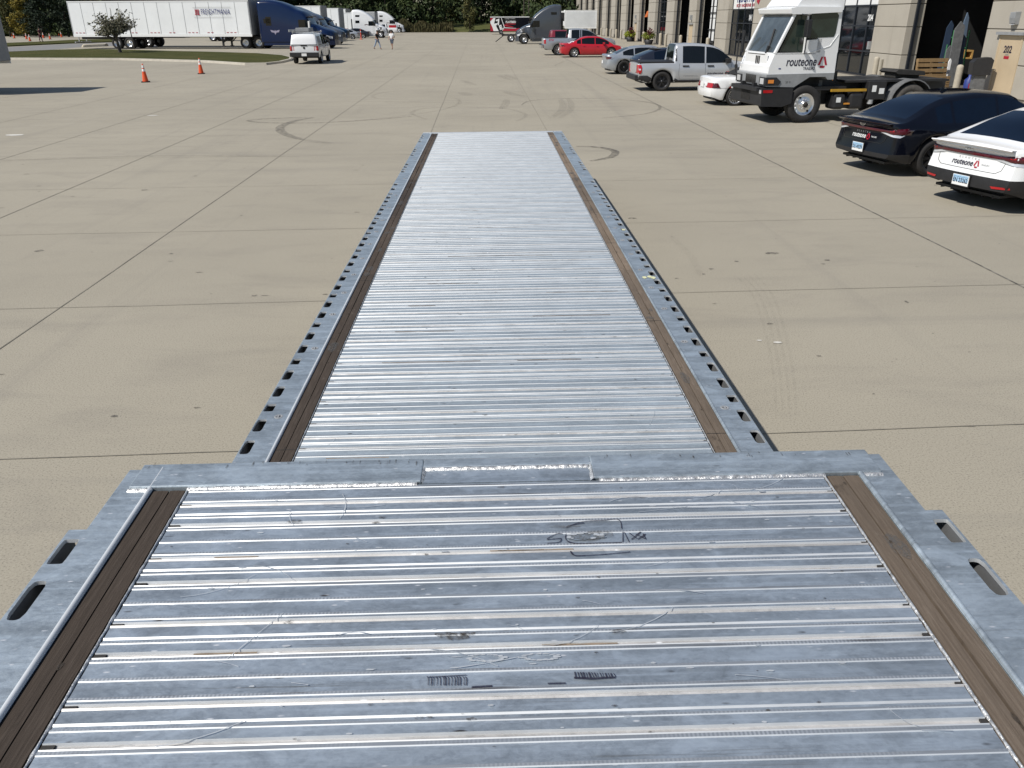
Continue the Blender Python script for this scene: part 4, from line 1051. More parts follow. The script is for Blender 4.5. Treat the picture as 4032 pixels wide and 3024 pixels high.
# ================================================================ CARS
def car(name,label,cat,L,W,wr,xr,xf,zb,zr,win,paintm,glass='glass',zsill=.2,mid=.52,hw=None,tumble=.70,crown=.03,fascia=None,arch=.07,tw=.22,style='spoke',spokes=7,rimm='alloy',rimr=None,group=None,pillars=(),flat=.85,glass_front=None,noseround=.12,boxy=0,roofm=None,lowm=None,rimside=(-1,1)):
    """x forward, rear at x=0. zb belt/hood line, zr roof line (None outside greenhouse)
       win: dict side=(x0,x1) range of side glass, front=(x0,x1) windshield range, rear=(x0,x1) rear glass range"""
    root=thing(name,label,cat,group=group)
    if hw is None: hw=[(0,.86),(.12,.93),(.5,.985),(1.2,1),(L-1.2,1),(L-.5,.95),(L-.15,.84),(L,.70)]
    xs=set()
    n=int(L/.07)
    for i in range(n+1): xs.add(round(L*i/n,4))
    for k in list(win.values()): xs.add(round(k[0],4)); xs.add(round(k[1],4))
    for p in pillars: xs.add(round(p-.03,4)); xs.add(round(p+.03,4))
    xs=sorted(xs); ys=[]
    z_=[x for x in xs]; xs=[xs[0]]+[b for a,b in zip(z_,z_[1:]) if b-a>.012]
    def zlow(x):
        z=zsill
        if x<.35: z+=.10*(1-x/.35)
        if x>L-.35: z+=.08*(1-(L-x)/.35)
        for c in (xr,xf):
            d=abs(x-c); RR=wr+arch
            if d<RR: z=max(z,wr+math.sqrt(RR*RR-d*d)*(.96))
        return z
    rows=[];info=[]
    for x in xs:
        w_=W/2*smooth_list(hw,x); b=smooth_list(zb,x); t=0
        if zr[0][0]<x<zr[-1][0]: t=max(0,smooth_list(zr,x)-b)
        zl=zlow(x); zm=max(mid,zl+.05)
        wi=w_*(.90+.05*boxy)
        half=[(w_*.93,zl),(w_*.985,zl+min(.08,(zm-zl)*.5)),(w_,max(zm,zl+.07)),(w_*.985,b-.13 if b-.13>zm else (b+zm)/2),(w_*.955,b-.04),(wi,b)]
        fr=min(1,t/.35)
        wr_=W/2*tumble
        def lp(u): return wi+(wr_-wi)*min(1,fr)*u
        cz=crown if t>.02 else .035
        zt=b+t
        if t>.02:
            half+=[(lp(flat),b+t*(flat)), (lp(1.0)*.97,zt-.02*fr),(lp(1)*.80,zt+cz*.45),(lp(1)*.4,zt+cz*.9),(0,zt+cz)]
        else:
            for u in (.93,.82,.66,.36,0): half.append((wi*u,b+cz*(1-u*u)))
        pts=[(x,-y,z) for y,z in half]+[(x,y,z) for y,z in half[-2::-1]]
        if fascia:
            q=[]
            for (a,y,z) in pts:
                if a<.5: a+=smooth_list(fascia,z)*(1-a/.5)
                q.append((a,y,z))
            pts=q
        # rounded plan at the nose and tail
        q=[]
        for (a,y,z) in pts:
            r_=(abs(y)/(W/2))**2.4
            if x<.6: a+=noseround*r_*(1-x/.6)
            if x>L-.6: a-=noseround*1.4*r_*(1-(L-x)/.6)
            q.append((a,y,z))
        rows.append(q); info.append((x,t))
    body=MB();gl={'side':MB(),'front':MB(),'rear':MB()}
    nn=len(rows[0])
    allv=[p for r in rows for p in r]
    F={'lower':[],'body':[],'side':[],'front':[],'rear':[],'roof':[]}
    for i in range(len(rows)-1):
        xm=(info[i][0]+info[i+1][0])/2; t=min(info[i][1],info[i+1][1])
        for j in range(nn-1):
            jj=min(j,nn-2-j)       # 0..  symmetric strip index
            f=(i*nn+j,i*nn+j+1,(i+1)*nn+j+1,(i+1)*nn+j)
            k='body'
            if jj==5 and win.get('side') and win['side'][0]<xm<win['side'][1] and not any(abs(xm-p)<.032 for p in pillars) and t>.02: k='side'
            elif lowm and jj<=1 and xm<.45: k='lower'
            elif jj>=7 and 'front' in win and win['front'][0]<xm<win['front'][1]: k='front'
            elif jj>=8 and 'rear' in win and win['rear'][0]<xm<win['rear'][1]: k='rear'
            elif jj>=6 and t>.15 and roofm: k='roof'
            F[k].append(f)
    def sub(fs):
        idx={};vs=[];out=[]
        for f in fs:
            g_=[]
            for i in f:
                if i not in idx: idx[i]=len(vs);vs.append(allv[i])
                g_.append(idx[i])
            out.append(tuple(g_))
        return vs,out
    vs,fs=sub(F['body']); body.add(vs,fs,0,True)
    # end caps as grids across the car
    for r in (rows[0],rows[-1]):
        h=nn//2; g_=[]
        for k in range(h+1):
            a=Vector(r[k]);b=Vector(r[nn-1-k]); g_.append([a.lerp(b,u/10)+Vector(((-noseround if r is rows[0] else noseround*1.4)*0,0,0)) for u in range(11)])
        # bow the cap outwards in plan
        g2=[]
        for row in g_:
            e=row[0]; c=[]
            for p in row:
                rr=(abs(p.y)/(W/2))**2.4; re=(abs(e.y)/(W/2))**2.4
                dx=noseround*(rr-re) if r is rows[0] else -noseround*1.4*(rr-re)
                c.append((p.x+dx,p.y,p.z))
            g2.append(c)
        if lowm and r is rows[0]: low_cap=g2[:3]; g2=g2[2:]
        body.grid(g2)
    bo=body.build('body',paintm,root)
    if lowm:
        vs,fs=sub(F['lower']); lo_=MB(); lo_.add(vs,fs,0,True); lo_.grid(low_cap); lob=lo_.build('lower_bumper',lowm,root)
    for k,nm in (('side','side_window'),('front','windscreen'),('rear','rear_window')):
        if F[k]:
            vs,fs=sub(F[k])
            if k=='side':
                for sgn in (-1,1):
                    f2=[f for f in fs if vs[f[0]][1]*sgn>0]
                    m=MB();m.add(vs,f2,0,True)
                    me=m.build(nm,glass,root)
                    bm=bmesh.new();bm.from_mesh(me.data);bmesh.ops.delete(bm,geom=[v for v in bm.verts if not v.link_faces],context='VERTS');bm.to_mesh(me.data);bm.free()
            else:
                m=MB();m.add(vs,fs,0,True);m.build(nm,(glass_front or glass) if k=='front' else glass,root)
    if F['roof']:
        vs,fs=sub(F['roof']); m=MB(); m.add(vs,fs,0,True); m.build('roof',roofm,root)
    ub=MB(); ub.box(.25,L-.3,-W/2+.32,W/2-.32,zsill-.02,mid+.12); ub.box(.5,L-.5,-W/2+.1,W/2-.1,zsill+.03,zsill+.06)
    for c in (xr,xf): ub.cyl((c,-W/2+.2,wr),(c,W/2-.2,wr),.05)
    ub.build('underbody','black_plastic',root)
    rimr=rimr or wr*.68
    for c in (xr,xf):
        for s in(-1,1): wheel(root,(c,s*(W/2-tw/2-.015),wr),wr,tw,rimr,style,spokes,s,rimm)
    # panel gaps
    allm=MB(); vsb,fsb=[],[]
    bv=bvh_of(bo)
    # full hull incl glass for text/patch placing
    hull=BVHTree.FromPolygons([Vector(v) for v in allv],[f for k in F for f in F[k]]+[])
    root['_w']=W
    return root,bo,bv,hull
def gaps(root,bv,W,lines,r=.006,mat='grime_black'):
    m=MB()
    for s in(-1,1):
        for L_ in lines:
            pts=[]
            for (x0,z0),(x1,z1) in zip(L_,L_[1:]):
                n=max(2,int(math.hypot(x1-x0,z1-z0)/.08))
                for i in range(n):
                    t=i/n; pts.append((x0+(x1-x0)*t,z0+(z1-z0)*t))
            pts.append(L_[-1]); P3=[]
            for x,z in pts:
                h=bv.ray_cast(Vector((x,s*W,z)),Vector((0,-s,0)))
                if h[0] and abs(h[0].y)>W*.3: P3.append(h[0]+Vector((0,s*.003,0)))
            for a,b in zip(P3,P3[1:]):
                if (a-b).length<.3: m.bar(a,b,r,.004)
    if m.v: m.build('door_gap',mat,root)
def handles(root,bv,W,pts,mat,ln=.17,h=.03):
    for s in(-1,1):
        for x,z in pts:
            q=bv.ray_cast(Vector((x,s*W,z)),Vector((0,-s,0)))
            if q[0]:
                m=MB(); m.obox(q[0]+Vector((0,s*.02,0)),(ln,0,0),(0,.03,0),(0,0,h)); m.build('door_handle',mat,root,bevel=.008)
def mirrors(root,W,x,z,mat,sx=.16,sy=.2,sz=.14,yo=.0):
    for s in(-1,1):
        m=MB(); m.obox((x,s*(W/2+.07+yo),z),(sx,0,0),(0,sy,0),(0,0,sz)); m.obox((x+.02,s*(W/2-.05+yo),z-.05),(.06,0,0),(0,.12,0),(0,0,.04)); m.build('door_mirror',mat,root,bevel=.03)
def logo_mark(name,parent,origin,ux,uy,size,bvh,d,mat='ink_red',off=.007):
    """red open trapezium emblem"""
    origin=Vector(origin);ux=Vector(ux);uy=Vector(uy)
    polys=[[(-.50,-.28),(-.22,.5),(-.02,.5),(-.26,-.28)],[(.50,-.28),(.22,.5),(.02,.5),(.26,-.28)],[(-.28,-.34),(.28,-.34),(.22,-.54),(-.22,-.54)]]
    m=MB()
    for p in polys:
        q=[]
        for a,b in p:
            c=origin+ux*a*size+uy*b*size
            if bvh:
                h=bvh.ray_cast(c,Vector(d)); c=h[0]-Vector(d)*off if h[0] else c
            q.append(c)
        m.add(q,[(0,1,2,3)])
    return m.build(name,mat,parent)
def plate(root,x,y,z,txt,bv,tilt=0,w_=.31,h=.16,cy=0):
    m=MB(); m.obox((x,y,z),(.012,0,0),(0,w_,0),(0,0,h)); p=m.build('number_plate','white_plain',root,bevel=.003)
    q=MB(); q.obox((x-.0075,y,z+.012),(.002,0,0),(0,w_*.93,0),(0,0,h*.5)); q.obox((x-.0075,y,z+h*.36),(.002,0,0),(0,w_*.93,0),(0,0,h*.2)); q.build('plate_field','plate_blue',p)
    if txt: put_text('plate_digits',p,txt,.095,(x-.011,y,z-.005),(0,-1,0),(0,0,1),'ink',bold=.015,width=w_*.88)
    f=MB(); f.obox((x+.004,y,z),(.012,0,0),(0,w_+.03,0),(0,0,h+.03)); f.build('plate_holder','black_plastic',p)
def sedan_e(name,label,paintm,lower,digits,textm,low_mat,white):
    L,W=4.68,1.83
    zb=[(0,.88),(.08,.945),(.5,.965),(1.2,.95),(2.4,.93),(3.4,.92),(3.9,.85),(4.4,.73),(4.68,.62)]
    zr=[(.30,.965),(.55,1.06),(1.0,1.25),(1.5,1.38),(2.1,1.43),(2.7,1.39),(3.1,1.22),(3.62,.92)]
    fasc=[(.24,.08),(.33,.01),(.46,.0),(.58,.03),(.70,.05),(.80,.09),(.87,.05),(.95,-.06)]
    root,bo,bv,hull=car(name,label,'car',L,W,.335,.98,3.70,zb,zr,{'side':(1.0,3.35),'front':(2.75,3.6),'rear':(.42,1.30)},paintm,'tint_glass',zsill=.24,mid=.52 if white else .42,fascia=fasc,pillars=(1.35,2.35),rimm='dark_alloy',style='double',spokes=8,crown=.035,noseround=.09,tumble=.66,lowm=low_mat)
    S=-1.2
    lbv=bvh_of([c for c in root.children if c.name.startswith('lower_bumper')][0])
    # dark lower bumper with diffuser
    pass
    m=MB(); m.box(.15,.28,-.62,.62,.225,.265); 
    for y in(-.5,-.3,-.1,.1,.3,.5): m.box(.15,.22,y-.01,y+.01,.205,.25)
    m.build('diffuser','black_plastic',root)
    # full width light bar with pointed clusters
    patch('tail_lamp',root,[(-.88,.855),(-.60,.845),(.60,.845),(.88,.855),(.88,.765),(.72,.77),(.58,.795),(-.58,.795),(-.72,.77),(-.88,.765)],'x+',S,bv,'dark_red_lens',off=.016,thick=.012)
    for s in(-1,1):
        patch('tail_lamp',root,[(s*.66,.832),(s*.86,.85),(s*.86,.825),(s*.70,.815)],'x+',S,bv,'red_lens',off=.024)
        patch('reverse_lamp',root,[(s*.47,.785),(s*.60,.788),(s*.86,.76),(s*.84,.715),(s*.66,.745)],'x+',S,bv,'clear_lens',off=.018)
        patch('reflector',root,[(s*.52,.405),(s*.80,.42),(s*.80,.388),(s*.55,.373)],'x+',S,lbv if white else bv,'red_lens',off=.012)
        ax='y-' if s>0 else 'y+'
        patch('tail_lamp',root,[(.02,.86),(.36,.88),(.30,.83),(.10,.765),(.02,.765)],ax,s*1.4,bv,'dark_red_lens',off=.008)
    plate(root,.0-.015,0,.47 if not white else .41,digits,bv)
    # sunken plate area edges / boot gap
    m=MB()
    pts=[(-.62,.75),(-.60,.64),(-.52,.59),(.52,.59),(.60,.64),(.62,.75)]
    prev=None
    for y,z in [(a[0]+(b[0]-a[0])*k/6,a[1]+(b[1]-a[1])*k/6) for a,b in zip(pts,pts[1:]) for k in range(7)]:
        h=bv.ray_cast(Vector((S,y,z)),Vector((1,0,0)))
        if h[0]:
            c=h[0]-Vector((.004,0,0))
            if prev is not None and (prev-c).length>1e-4: m.bar(prev,c,.006,.004)
            prev=c
    m.build('boot_gap','grime_black',root)
    sp=MB(); rows=[]
    for i in range(25):
        y=-.76+1.52*i/24; e=.09*(abs(y)/(W/2))**2.4; dz=-.02*(abs(y)/.8)**3-.105
        rows.append([(e+.16,y,1.060+dz),(e-.045,y,1.075+dz),(e-.052,y,1.062+dz),(e-.0,y,1.03+dz)])
    sp.grid(rows,smooth=False); sp.build('spoiler',paintm,root)
    # badge: slanted oval ring with bar letters
    m=MB(); h=bv.ray_cast(Vector((S,0,.895)),Vector((1,0,0)))[0]; bx=h.x-.012
    ring=[]
    for i in range(21):
        t=2*math.pi*i/20; ring.append([(bx,r_*.075*math.cos(t),.895+r_*.036*math.sin(t)) for r_ in (1,.80)])
    m.grid(ring,smooth=False); m.bar((bx,.035,.872),(bx,.02,.918),.014,.006); m.bar((bx,-.02,.872),(bx,-.035,.918),.014,.006); m.bar((bx,.028,.892),(bx,-.028,.898),.014,.006)
    m.build('badge','galv' if white else 'chrome',root)
    put_text('model_lettering',root,'ELANTRA',.045,(S,0,.745),(0,-1,0),(0,0,1),'mid_gray',spacing=2.4,bvh=bv,d=(1,0,0),off=.009)
    put_text('company_lettering',root,'routeone',.125,(S,.10,.675),(0,-1,0),(0,0,1),textm,bold=.012,shear=.18,bvh=bv,d=(1,0,0),off=.010,width=.40)
    logo_mark('company_mark',root,(S,-.17,.675),(0,-1,0),(0,0,1),.10,bv,(1,0,0),off=.010)
    put_text('small_lettering',root,'TRAILERS',.035,(S,-.32,.68),(0,-1,0),(0,0,1),'mid_gray' if white else textm,bvh=bv,d=(1,0,0),off=.010)
    gaps(root,bv,W,[[(1.42,.95),(1.38,.72),(1.45,.40)],[(2.35,.93),(2.38,.6),(2.36,.28)],[(3.3,.90),(3.36,.6),(3.3,.28)],[(1.45,.30),(3.3,.28)],[(1.40,.74),(3.5,.66)]])
    handles(root,bv,W,[(1.62,.80),(2.55,.78)],paintm); mirrors(root,W,3.0,1.0,paintm)
    # chrome-edged belt, shark fin
    m=MB(); m.prism([(1.62,1.44),(1.80,1.44),(1.66,1.50)],-.012,.012,'y'); m.build('aerial_fin',paintm,root)
    return root
def spot_headlights(root,bv,L,W,z=.68,m_='clear_lens'):
    for s in(-1,1): patch('headlight',root,[(s*.45,z-.06),(s*(W/2-.1),z-.04),(s*(W/2-.12),z+.07),(s*.5,z+.03)],'x-',L+1,bv,m_,off=.01)
wht=sedan_e('parked_car','white saloon car with EN 23262 plate, cut by the right edge of the photo','white_paint',1,'EN 23262','ink','black_plastic',True)
place(wht,(.98,.80),(3792,758),17,1.05)
blk=sedan_e('parked_car','black saloon car with white company lettering beside the white one','black_paint',0,'DU 49279','white_plain','black_plastic',False)
place(blk,(.98,-.80),(3645,692),13.5,1.05)
# ---- silver saloon with black wheels
def generic_sedan(label,paintm,L=4.9,W=1.84,rimm='alloy',style='spoke',spokes=6,glass='glass',win=None,zr=None,zb=None,wr=.345,xr=1.05,xf=3.9,hb=None,lamp='dark_red_lens',lampside=True,dec=True,name='parked_car',fasc=None,pill=(1.6,2.55),group=None,z0=.20):
    zb=zb or [(0,.93),(.08,1.0),(.6,1.0),(1.4,.96),(2.6,.93),(3.5,.92),(4.2,.84),(4.65,.72),(4.9,.60)]
    zr=zr or [(.55,1.0),(.9,1.16),(1.35,1.34),(1.9,1.43),(2.5,1.44),(3.0,1.34),(3.75,.93)]
    k=L/4.9
    zb=[(a*k,b) for a,b in zb]; zr=[(a*k,b) for a,b in zr]
    win=win or {'side':(.95*k,3.5*k),'front':(2.85*k,3.7*k),'rear':(.62*k,1.32*k)}
    fasc=fasc or [(.2,.08),(.45,.0),(.6,.02),(.8,.05),(1.0,-.02)]
    root,bo,bv,hull=car(name,label,'car',L,W,wr,xr,xf,zb,zr,win,paintm,glass,zsill=z0,mid=.55,fascia=fasc,pillars=pill,rimm=rimm,style=style,spokes=spokes,tumble=.68,group=group)
    for s in(-1,1):
        patch('tail_lamp',root,[(s*.50,.90),(s*.90,.91),(s*.88,.78),(s*.58,.77)],'x+',-1.2,bv,lamp,off=.012)
        patch('tail_lamp',root,[(.04,.92),(.34,.90),(.18,.78),(.04,.77)],'y-' if s>0 else 'y+',s*1.5,bv,lamp,off=.008)
    spot_headlights(root,bv,L,W)
    if dec:
        gaps(root,bv,W,[[(1.5*k,.94),(1.47*k,.7),(1.56*k,.42)],[(2.55*k,.92),(2.57*k,.28)],[(3.5*k,.88),(3.45*k,.28)]]); handles(root,bv,W,[(1.75*k,.80),(2.75*k,.79)],paintm); mirrors(root,W,3.2*k,1.0,paintm)
    m=MB(); m.obox((-.01,0,.62),(.02,0,0),(0,.31,0),(0,0,.15)); m.build('number_plate','white_plain',root)
    return root,bv
sil,bv=generic_sedan('silver saloon car with black wheels between the red car and the silver pickup','silver_paint',rimm='dark_alloy',style='wire',spokes=14,L=4.98,wr=.36,xr=1.05,xf=3.92)
place(sil,(1.05,-.9),(2457,293),4,1.0)
red,bv=generic_sedan('red four door saloon car parked nose towards the workshop','red_paint',L=5.1,W=1.85,xr=1.1,xf=3.95,wr=.335,zr=[(.75,.99),(1.15,1.18),(1.6,1.38),(2.1,1.47),(2.7,1.46),(3.2,1.34),(3.9,.95)],win={'side':(1.28,3.75),'front':(3.15,4.05),'rear':(.85,1.55)},pill=(1.62,2.68),style='spoke',spokes=6)
place(red,(1.1,-.9),(2262,226.5),2,1.03)
# dark hatch behind the silver pickup: only the rear glass and roof are seen
dk,bv=generic_sedan('dark liftback car with a roof spoiler just behind the silver pickup','dark_blue_paint',L=4.7,W=1.86,xr=1.0,xf=3.75,wr=.35,zr=[(.15,1.08),(.55,1.22),(1.0,1.36),(1.5,1.44),(2.3,1.46),(2.9,1.36),(3.7,.95)],win={'side':(.9,3.5),'front':(2.9,3.6),'rear':(.25,1.2)},rimm='dark_alloy',glass='tint_glass')
place(dk,(0,-.9),(2500,322),4,1.03)
m=MB(); m.box(.95,1.25,-.6,.6,1.40,1.44); m.build('roof_spoiler','black_plastic',dk,bevel=.01)
# ---- mid-size silver pickup with the company name
def pickup(label,paintm,L,W,wr,xr,xf,zb,zr,win,pill,rimm='alloy',style='spoke',spokes=6,cover=True,lower=None,mid=.75,zs=.32,bedx=(.1,1.55),s_win=True,name='pickup_truck',group=None,lamp=None,tumble=.74,glass='glass'):
    root,bo,bv,hull=car(name,label,'pickup truck',L,W,wr,xr,xf,zb,zr,win,paintm,glass,zsill=zs,mid=mid,fascia=[(.3,.10),(.5,.02),(.8,.0),(1.2,.0)],pillars=pill,rimm=rimm,style=style,spokes=spokes,tumble=tumble,flat=.9,noseround=.05,boxy=1,arch=.09,tw=.25,hw=[(0,.955),(.15,.985),(.6,1),(L-1.0,1),(L-.4,.97),(L-.1,.90),(L,.82)],group=group)
    return root,bo,bv
zb=[(0,1.03),(.05,1.05),(1.4,1.06),(2.6,1.05),(3.9,1.06),(4.3,1.06),(4.75,1.0),(5.0,.92),(5.08,.8)]
mav,bo,bv=pickup('silver grey double cab pickup with company lettering on its front door','pale_silver_paint',5.08,1.84,.37,1.05,4.12,zb,[(1.50,1.06),(1.54,1.60),(1.62,1.74),(2.2,1.76),(2.9,1.72),(3.3,1.62),(4.05,1.06)],{'side':(1.85,3.85),'front':(3.2,4.0),'rear':(1.50,1.6)},(1.75,2.78),rimm='dark_alloy',style='double',spokes=6,mid=.8)
patch('bed_cover',mav,[(.06,-.80),(1.50,-.80),(1.50,.80),(.06,.80)],'z-',3,bv,'black_plastic',off=.03,thick=.04)
for s in(-1,1):
    m=MB(); m.box(.08,1.5,s*.84-.03,s*.84+.03,1.06,1.115); m.build('bed_rail','black_plastic',mav,bevel=.01)
    ax='y-' if s>0 else 'y+'
    patch('lower_cladding',mav,[(-.02,.60),(.42,.60),(.60,.50),(.66,.30),(.12,.28),(-.02,.40)],ax,s*1.5,bv,'black_plastic',off=.012,thick=.02)
    patch('lower_cladding',mav,[(1.55,.50),(1.7,.42),(3.6,.42),(3.68,.50),(3.62,.30),(1.5,.30)],ax,s*1.5,bv,'black_plastic',off=.012,thick=.02)
    patch('tail_lamp',mav,[(.02,1.00),(.16,1.00),(.19,.93),(.19,.72),(.15,.66),(.02,.68)],ax,s*1.5,bv,'red_lens',off=.012,thick=.01)
    patch('tail_lamp',mav,[(s*.74,1.00),(s*.93,1.00),(s*.93,.68),(s*.74,.68)],'x+',-1,bv,'red_lens',off=.012)
    patch('reverse_lamp',mav,[(.03,.86),(.14,.86),(.14,.80),(.03,.80)],ax,s*1.5,bv,'clear_lens',off=.02)
    patch('vent',mav,[(3.98,1.0),(4.10,1.0),(4.12,.80),(4.0,.84)],ax,s*1.5,bv,'black_plastic',off=.01)
    patch('rear_quarter_glass',mav,[(1.50,1.52),(1.60,1.62),(1.62,1.14),(1.52,1.10)],ax,s*1.5,bv,'black_plastic',off=.008)
m=MB(); m.box(-.08,.1,-.86,.86,.42,.62); m.build('rear_bumper','black_plastic',mav,bevel=.03)
gaps(mav,bv,1.84,[[(1.72,1.04),(1.70,.7),(1.74,.48)],[(2.78,1.04),(2.80,.46)],[(3.86,1.02),(3.82,.7),(3.74,.48)],[(1.72,.46),(3.74,.46)]])
handles(mav,bv,1.84,[(1.98,.95),(3.0,.95)],'black_plastic',.26,.05); mirrors(mav,1.84,3.68,1.15,'black_plastic',.2,.22,.18)
put_text('company_lettering',mav,'routeone',.2,(3.2,-1.5,.66),(1,0,0),(0,0,1),'ink',bold=.012,shear=.18,bvh=bv,d=(0,1,0),off=.01,width=.66)
logo_mark('company_mark',mav,(3.70,-1.5,.66),(1,0,0),(0,0,1),.17,bv,(0,1,0),off=.01)
put_text('small_lettering',mav,'TRAILERS',.06,(3.42,-1.5,.54),(1,0,0),(0,0,1),'ink',bvh=bv,d=(0,1,0),off=.01)
put_text('web_lettering',mav,'routeonetrailers.com',.05,(2.2,-1.5,.58),(1,0,0),(0,0,1),'grime_gray',bvh=bv,d=(0,1,0),off=.01,width=.6)
place(mav,(1.05,-.80),(2602,358.5),2.5,1.05)
# ---- silver full size pickup
def fullsize(label,paintm,topper=False,name='pickup_truck',glz=False):
    zb=[(0,1.20),(.05,1.24),(1.9,1.25),(3.2,1.22),(4.4,1.24),(4.9,1.24),(5.5,1.18),(5.75,1.08),(5.85,.9)]
    if topper: zr=[(.02,1.24),(.14,1.82),(.26,1.90),(1.8,1.90),(2.0,1.90),(2.9,1.94),(3.6,1.86),(4.5,1.25)]
    else: zr=[(1.98,1.25),(2.02,1.78),(2.12,1.90),(2.8,1.93),(3.4,1.88),(3.7,1.80),(4.55,1.25)]
    win={'side':(2.25,4.3) if not topper else ((.5,4.2) if glz else (2.1,4.2)),'front':(3.65,4.5)}
    if not topper: win['rear']=(1.98,2.1)
    return pickup(label,paintm,5.85,2.0,.40,1.25,4.85,zb,zr,win,(2.9,3.05) if not topper else (1.85,1.95,2.05,3.0),mid=.9,zs=.42,tumble=.80,name=name)
f1,bo,bv=fullsize('silver full size pickup behind the red car, its bed towards the yard','silver_paint')
for s in(-1,1):
    ax='y-' if s>0 else 'y+'
    patch('tail_lamp',f1,[(.02,1.16),(.20,1.16),(.20,.86),(.02,.86)],ax,s*1.8,bv,'red_lens',off=.01)
    patch('white_cover',f1,[(2.02,1.30),(2.16,1.86),(2.24,1.86),(2.2,1.26)],ax,s*1.8,bv,'white_plain',off=.01)
m=MB(); m.box(-.18,.04,-.95,.95,.52,.80); m.build('rear_bumper','chrome',f1,bevel=.03)
put_text('badge_lettering',f1,'STX',.2,(.62,-1.8,1.12),(1,0,0),(0,0,1),'ink_red',bold=.02,shear=.2,bvh=bv,d=(0,1,0),off=.01,width=.42)
gaps(f1,bv,2.0,[[(2.0,1.22),(2.0,.5)],[(3.0,1.2),(3.0,.5)],[(4.1,1.2),(4.05,.5)]]); mirrors(f1,2.0,4.0,1.4,'black_plastic',.2,.25,.25)
mb_=MB(); mb_.box(.08,1.95,-.85,.85,1.262,1.30); mb_.build('bed_cover','black_plastic',f1)
place(f1,(1.25,-.9),(2200,218),2,1.05)
# maroon truck with a canopy behind it
mr,bo,bv=fullsize('maroon estate vehicle seen over the bed of the silver pickup','maroon_paint',True,'parked_car',True)
place(mr,(1.25,-.9),(2216,207),2,.97)
# ---- white pickup with a white canopy and roof rack, seen from behind
tp,bo,bv=fullsize('white pickup with white canopy and loaded roof rack, seen from behind','white_paint',True)
for s in(-1,1):
    patch('tail_lamp',tp,[(s*.84,1.17),(s*1.0,1.17),(s*1.0,.86),(s*.84,.86)],'x+',-1.5,bv,'red_lens',off=.015,thick=.01)
    ax='y-' if s>0 else 'y+'
    patch('tail_lamp',tp,[(.02,1.16),(.12,1.16),(.12,.86),(.02,.86)],ax,s*1.8,bv,'red_lens',off=.01)
m=MB(); m.box(-.2,.05,-.98,.98,.48,.76); m.build('rear_bumper','black_plastic',tp,bevel=.03)
m=MB(); m.box(-.215,-.201,-.17,.17,.53,.70); m.build('number_plate','white_plain',tp)
m=MB(); m.box(-.03,.02,-.22,.22,1.16,1.24); m.build('latch','black_plastic',tp,bevel=.01)
m=MB(); m.lathe([(.001,-.02),(.07,-.02),(.08,.02)],(0,0,1.05),'x',14); m.build('badge','grime_black',tp)
m=MB()
for s in(-1,1): m.box(.3,3.6,s*.72-.03,s*.72+.03,2.02,2.07); m.box(.3,.36,s*.72-.02,s*.72+.02,1.88,2.05); m.box(1.7,1.76,s*.72-.02,s*.72+.02,1.88,2.05)
for x in(.35,1.2,2.0,3.2): m.box(x,x+.05,-.8,.8,2.0,2.04)
m.build('roof_rack','galv',tp)
m=MB(); m.box(.6,2.4,-.35,.55,2.06,2.30); m.build('rack_box','mid_gray',tp,bevel=.02)
m=MB(); m.box(.15,3.4,.62,.70,2.09,2.14); m.box(.15,3.4,.9,.96,2.05,2.2); m.build('ladder','galv',tp)
m=MB(); m.box(-.03,.03,-.93,.93,1.235,1.262); m.box(.22,.30,-.74,.74,1.86,1.885)
for s in(-1,1): m.box(.35,1.8,s*.995-.01,s*.995+.01,1.235,1.26)
m.build('hatch_gap','black_plastic',tp)
for s in(-1,1): patch('canopy_window',tp,[(.5,1.78),(1.7,1.78),(1.7,1.36),(.42,1.36)],'y-' if s>0 else 'y+',s*2,bv,'mid_gray',off=.012)
m=MB(); m.obox((.10,.0,1.55),(.02,0,0),(0,.36,0),(0,0,.16)); m.build('hatch_label','mid_gray',tp)
handles(tp,bv,2.0,[(3.2,1.10)],'black_plastic'); mirrors(tp,2.0,4.0,1.4,'black_plastic',.2,.25,.25); gaps(tp,bv,2.0,[[(2.0,1.22),(2.0,.5)],[(3.0,1.2),(3.0,.5)],[(4.1,1.2),(4.05,.5)]])
place(tp,(1.25,-.88),(1265,249),92,1.0)
# ---- white convertible with black folded hood
zb=[(0,.88),(.06,.93),(.8,.95),(1.6,.95),(2.6,.93),(3.3,.92),(4.0,.84),(4.47,.66)]
cv,bo,bv,hull=car('parked_car','white convertible car with black soft top and wire look wheels','car',4.47,1.81,.325,.95,3.5,zb,[(1.20,.95),(1.30,1.02),(1.6,1.16),(2.1,1.29),(2.5,1.28),(3.2,.93)],{'side':(1.9,3.0),'front':(2.55,3.15)},'white_paint','glass',zsill=.2,mid=.5,fascia=[(.2,.06),(.42,-.01),(.5,-.02),(.55,.04),(.9,.04)],pillars=(2.4,),rimm='alloy',style='wire',spokes=18,tumble=.62,roofm='black_cloth',rimr=.25)
for s in(-1,1):
    ax='y-' if s>0 else 'y+'
    patch('tail_lamp',cv,[(.02,.76),(.28,.76),(.38,.60),(.02,.60)],ax,s*1.5,bv,'dark_red_lens',off=.012,thick=.01)
    patch('tail_lamp',cv,[(s*.42,.76),(s*.90,.76),(s*.90,.60),(s*.42,.60)],'x+',-1,bv,'red_lens',off=.014)
    patch('fuel_flap' if s<0 else 'side_trim',cv,[(.68,.86),(.92,.86),(.92,.74),(.68,.74)],ax,s*1.5,bv,'white_plain',off=.006)
m=MB(); m.obox((-.02,0,.68),(.02,0,0),(0,.34,0),(0,0,.16)); m.build('number_plate','white_plain',cv)
patch('soft_top',cv,[(1.05,-.78),(2.2,-.70),(2.2,.70),(1.05,.78)],'z-',3,hull,'black_cloth',off=.05,thick=.06)
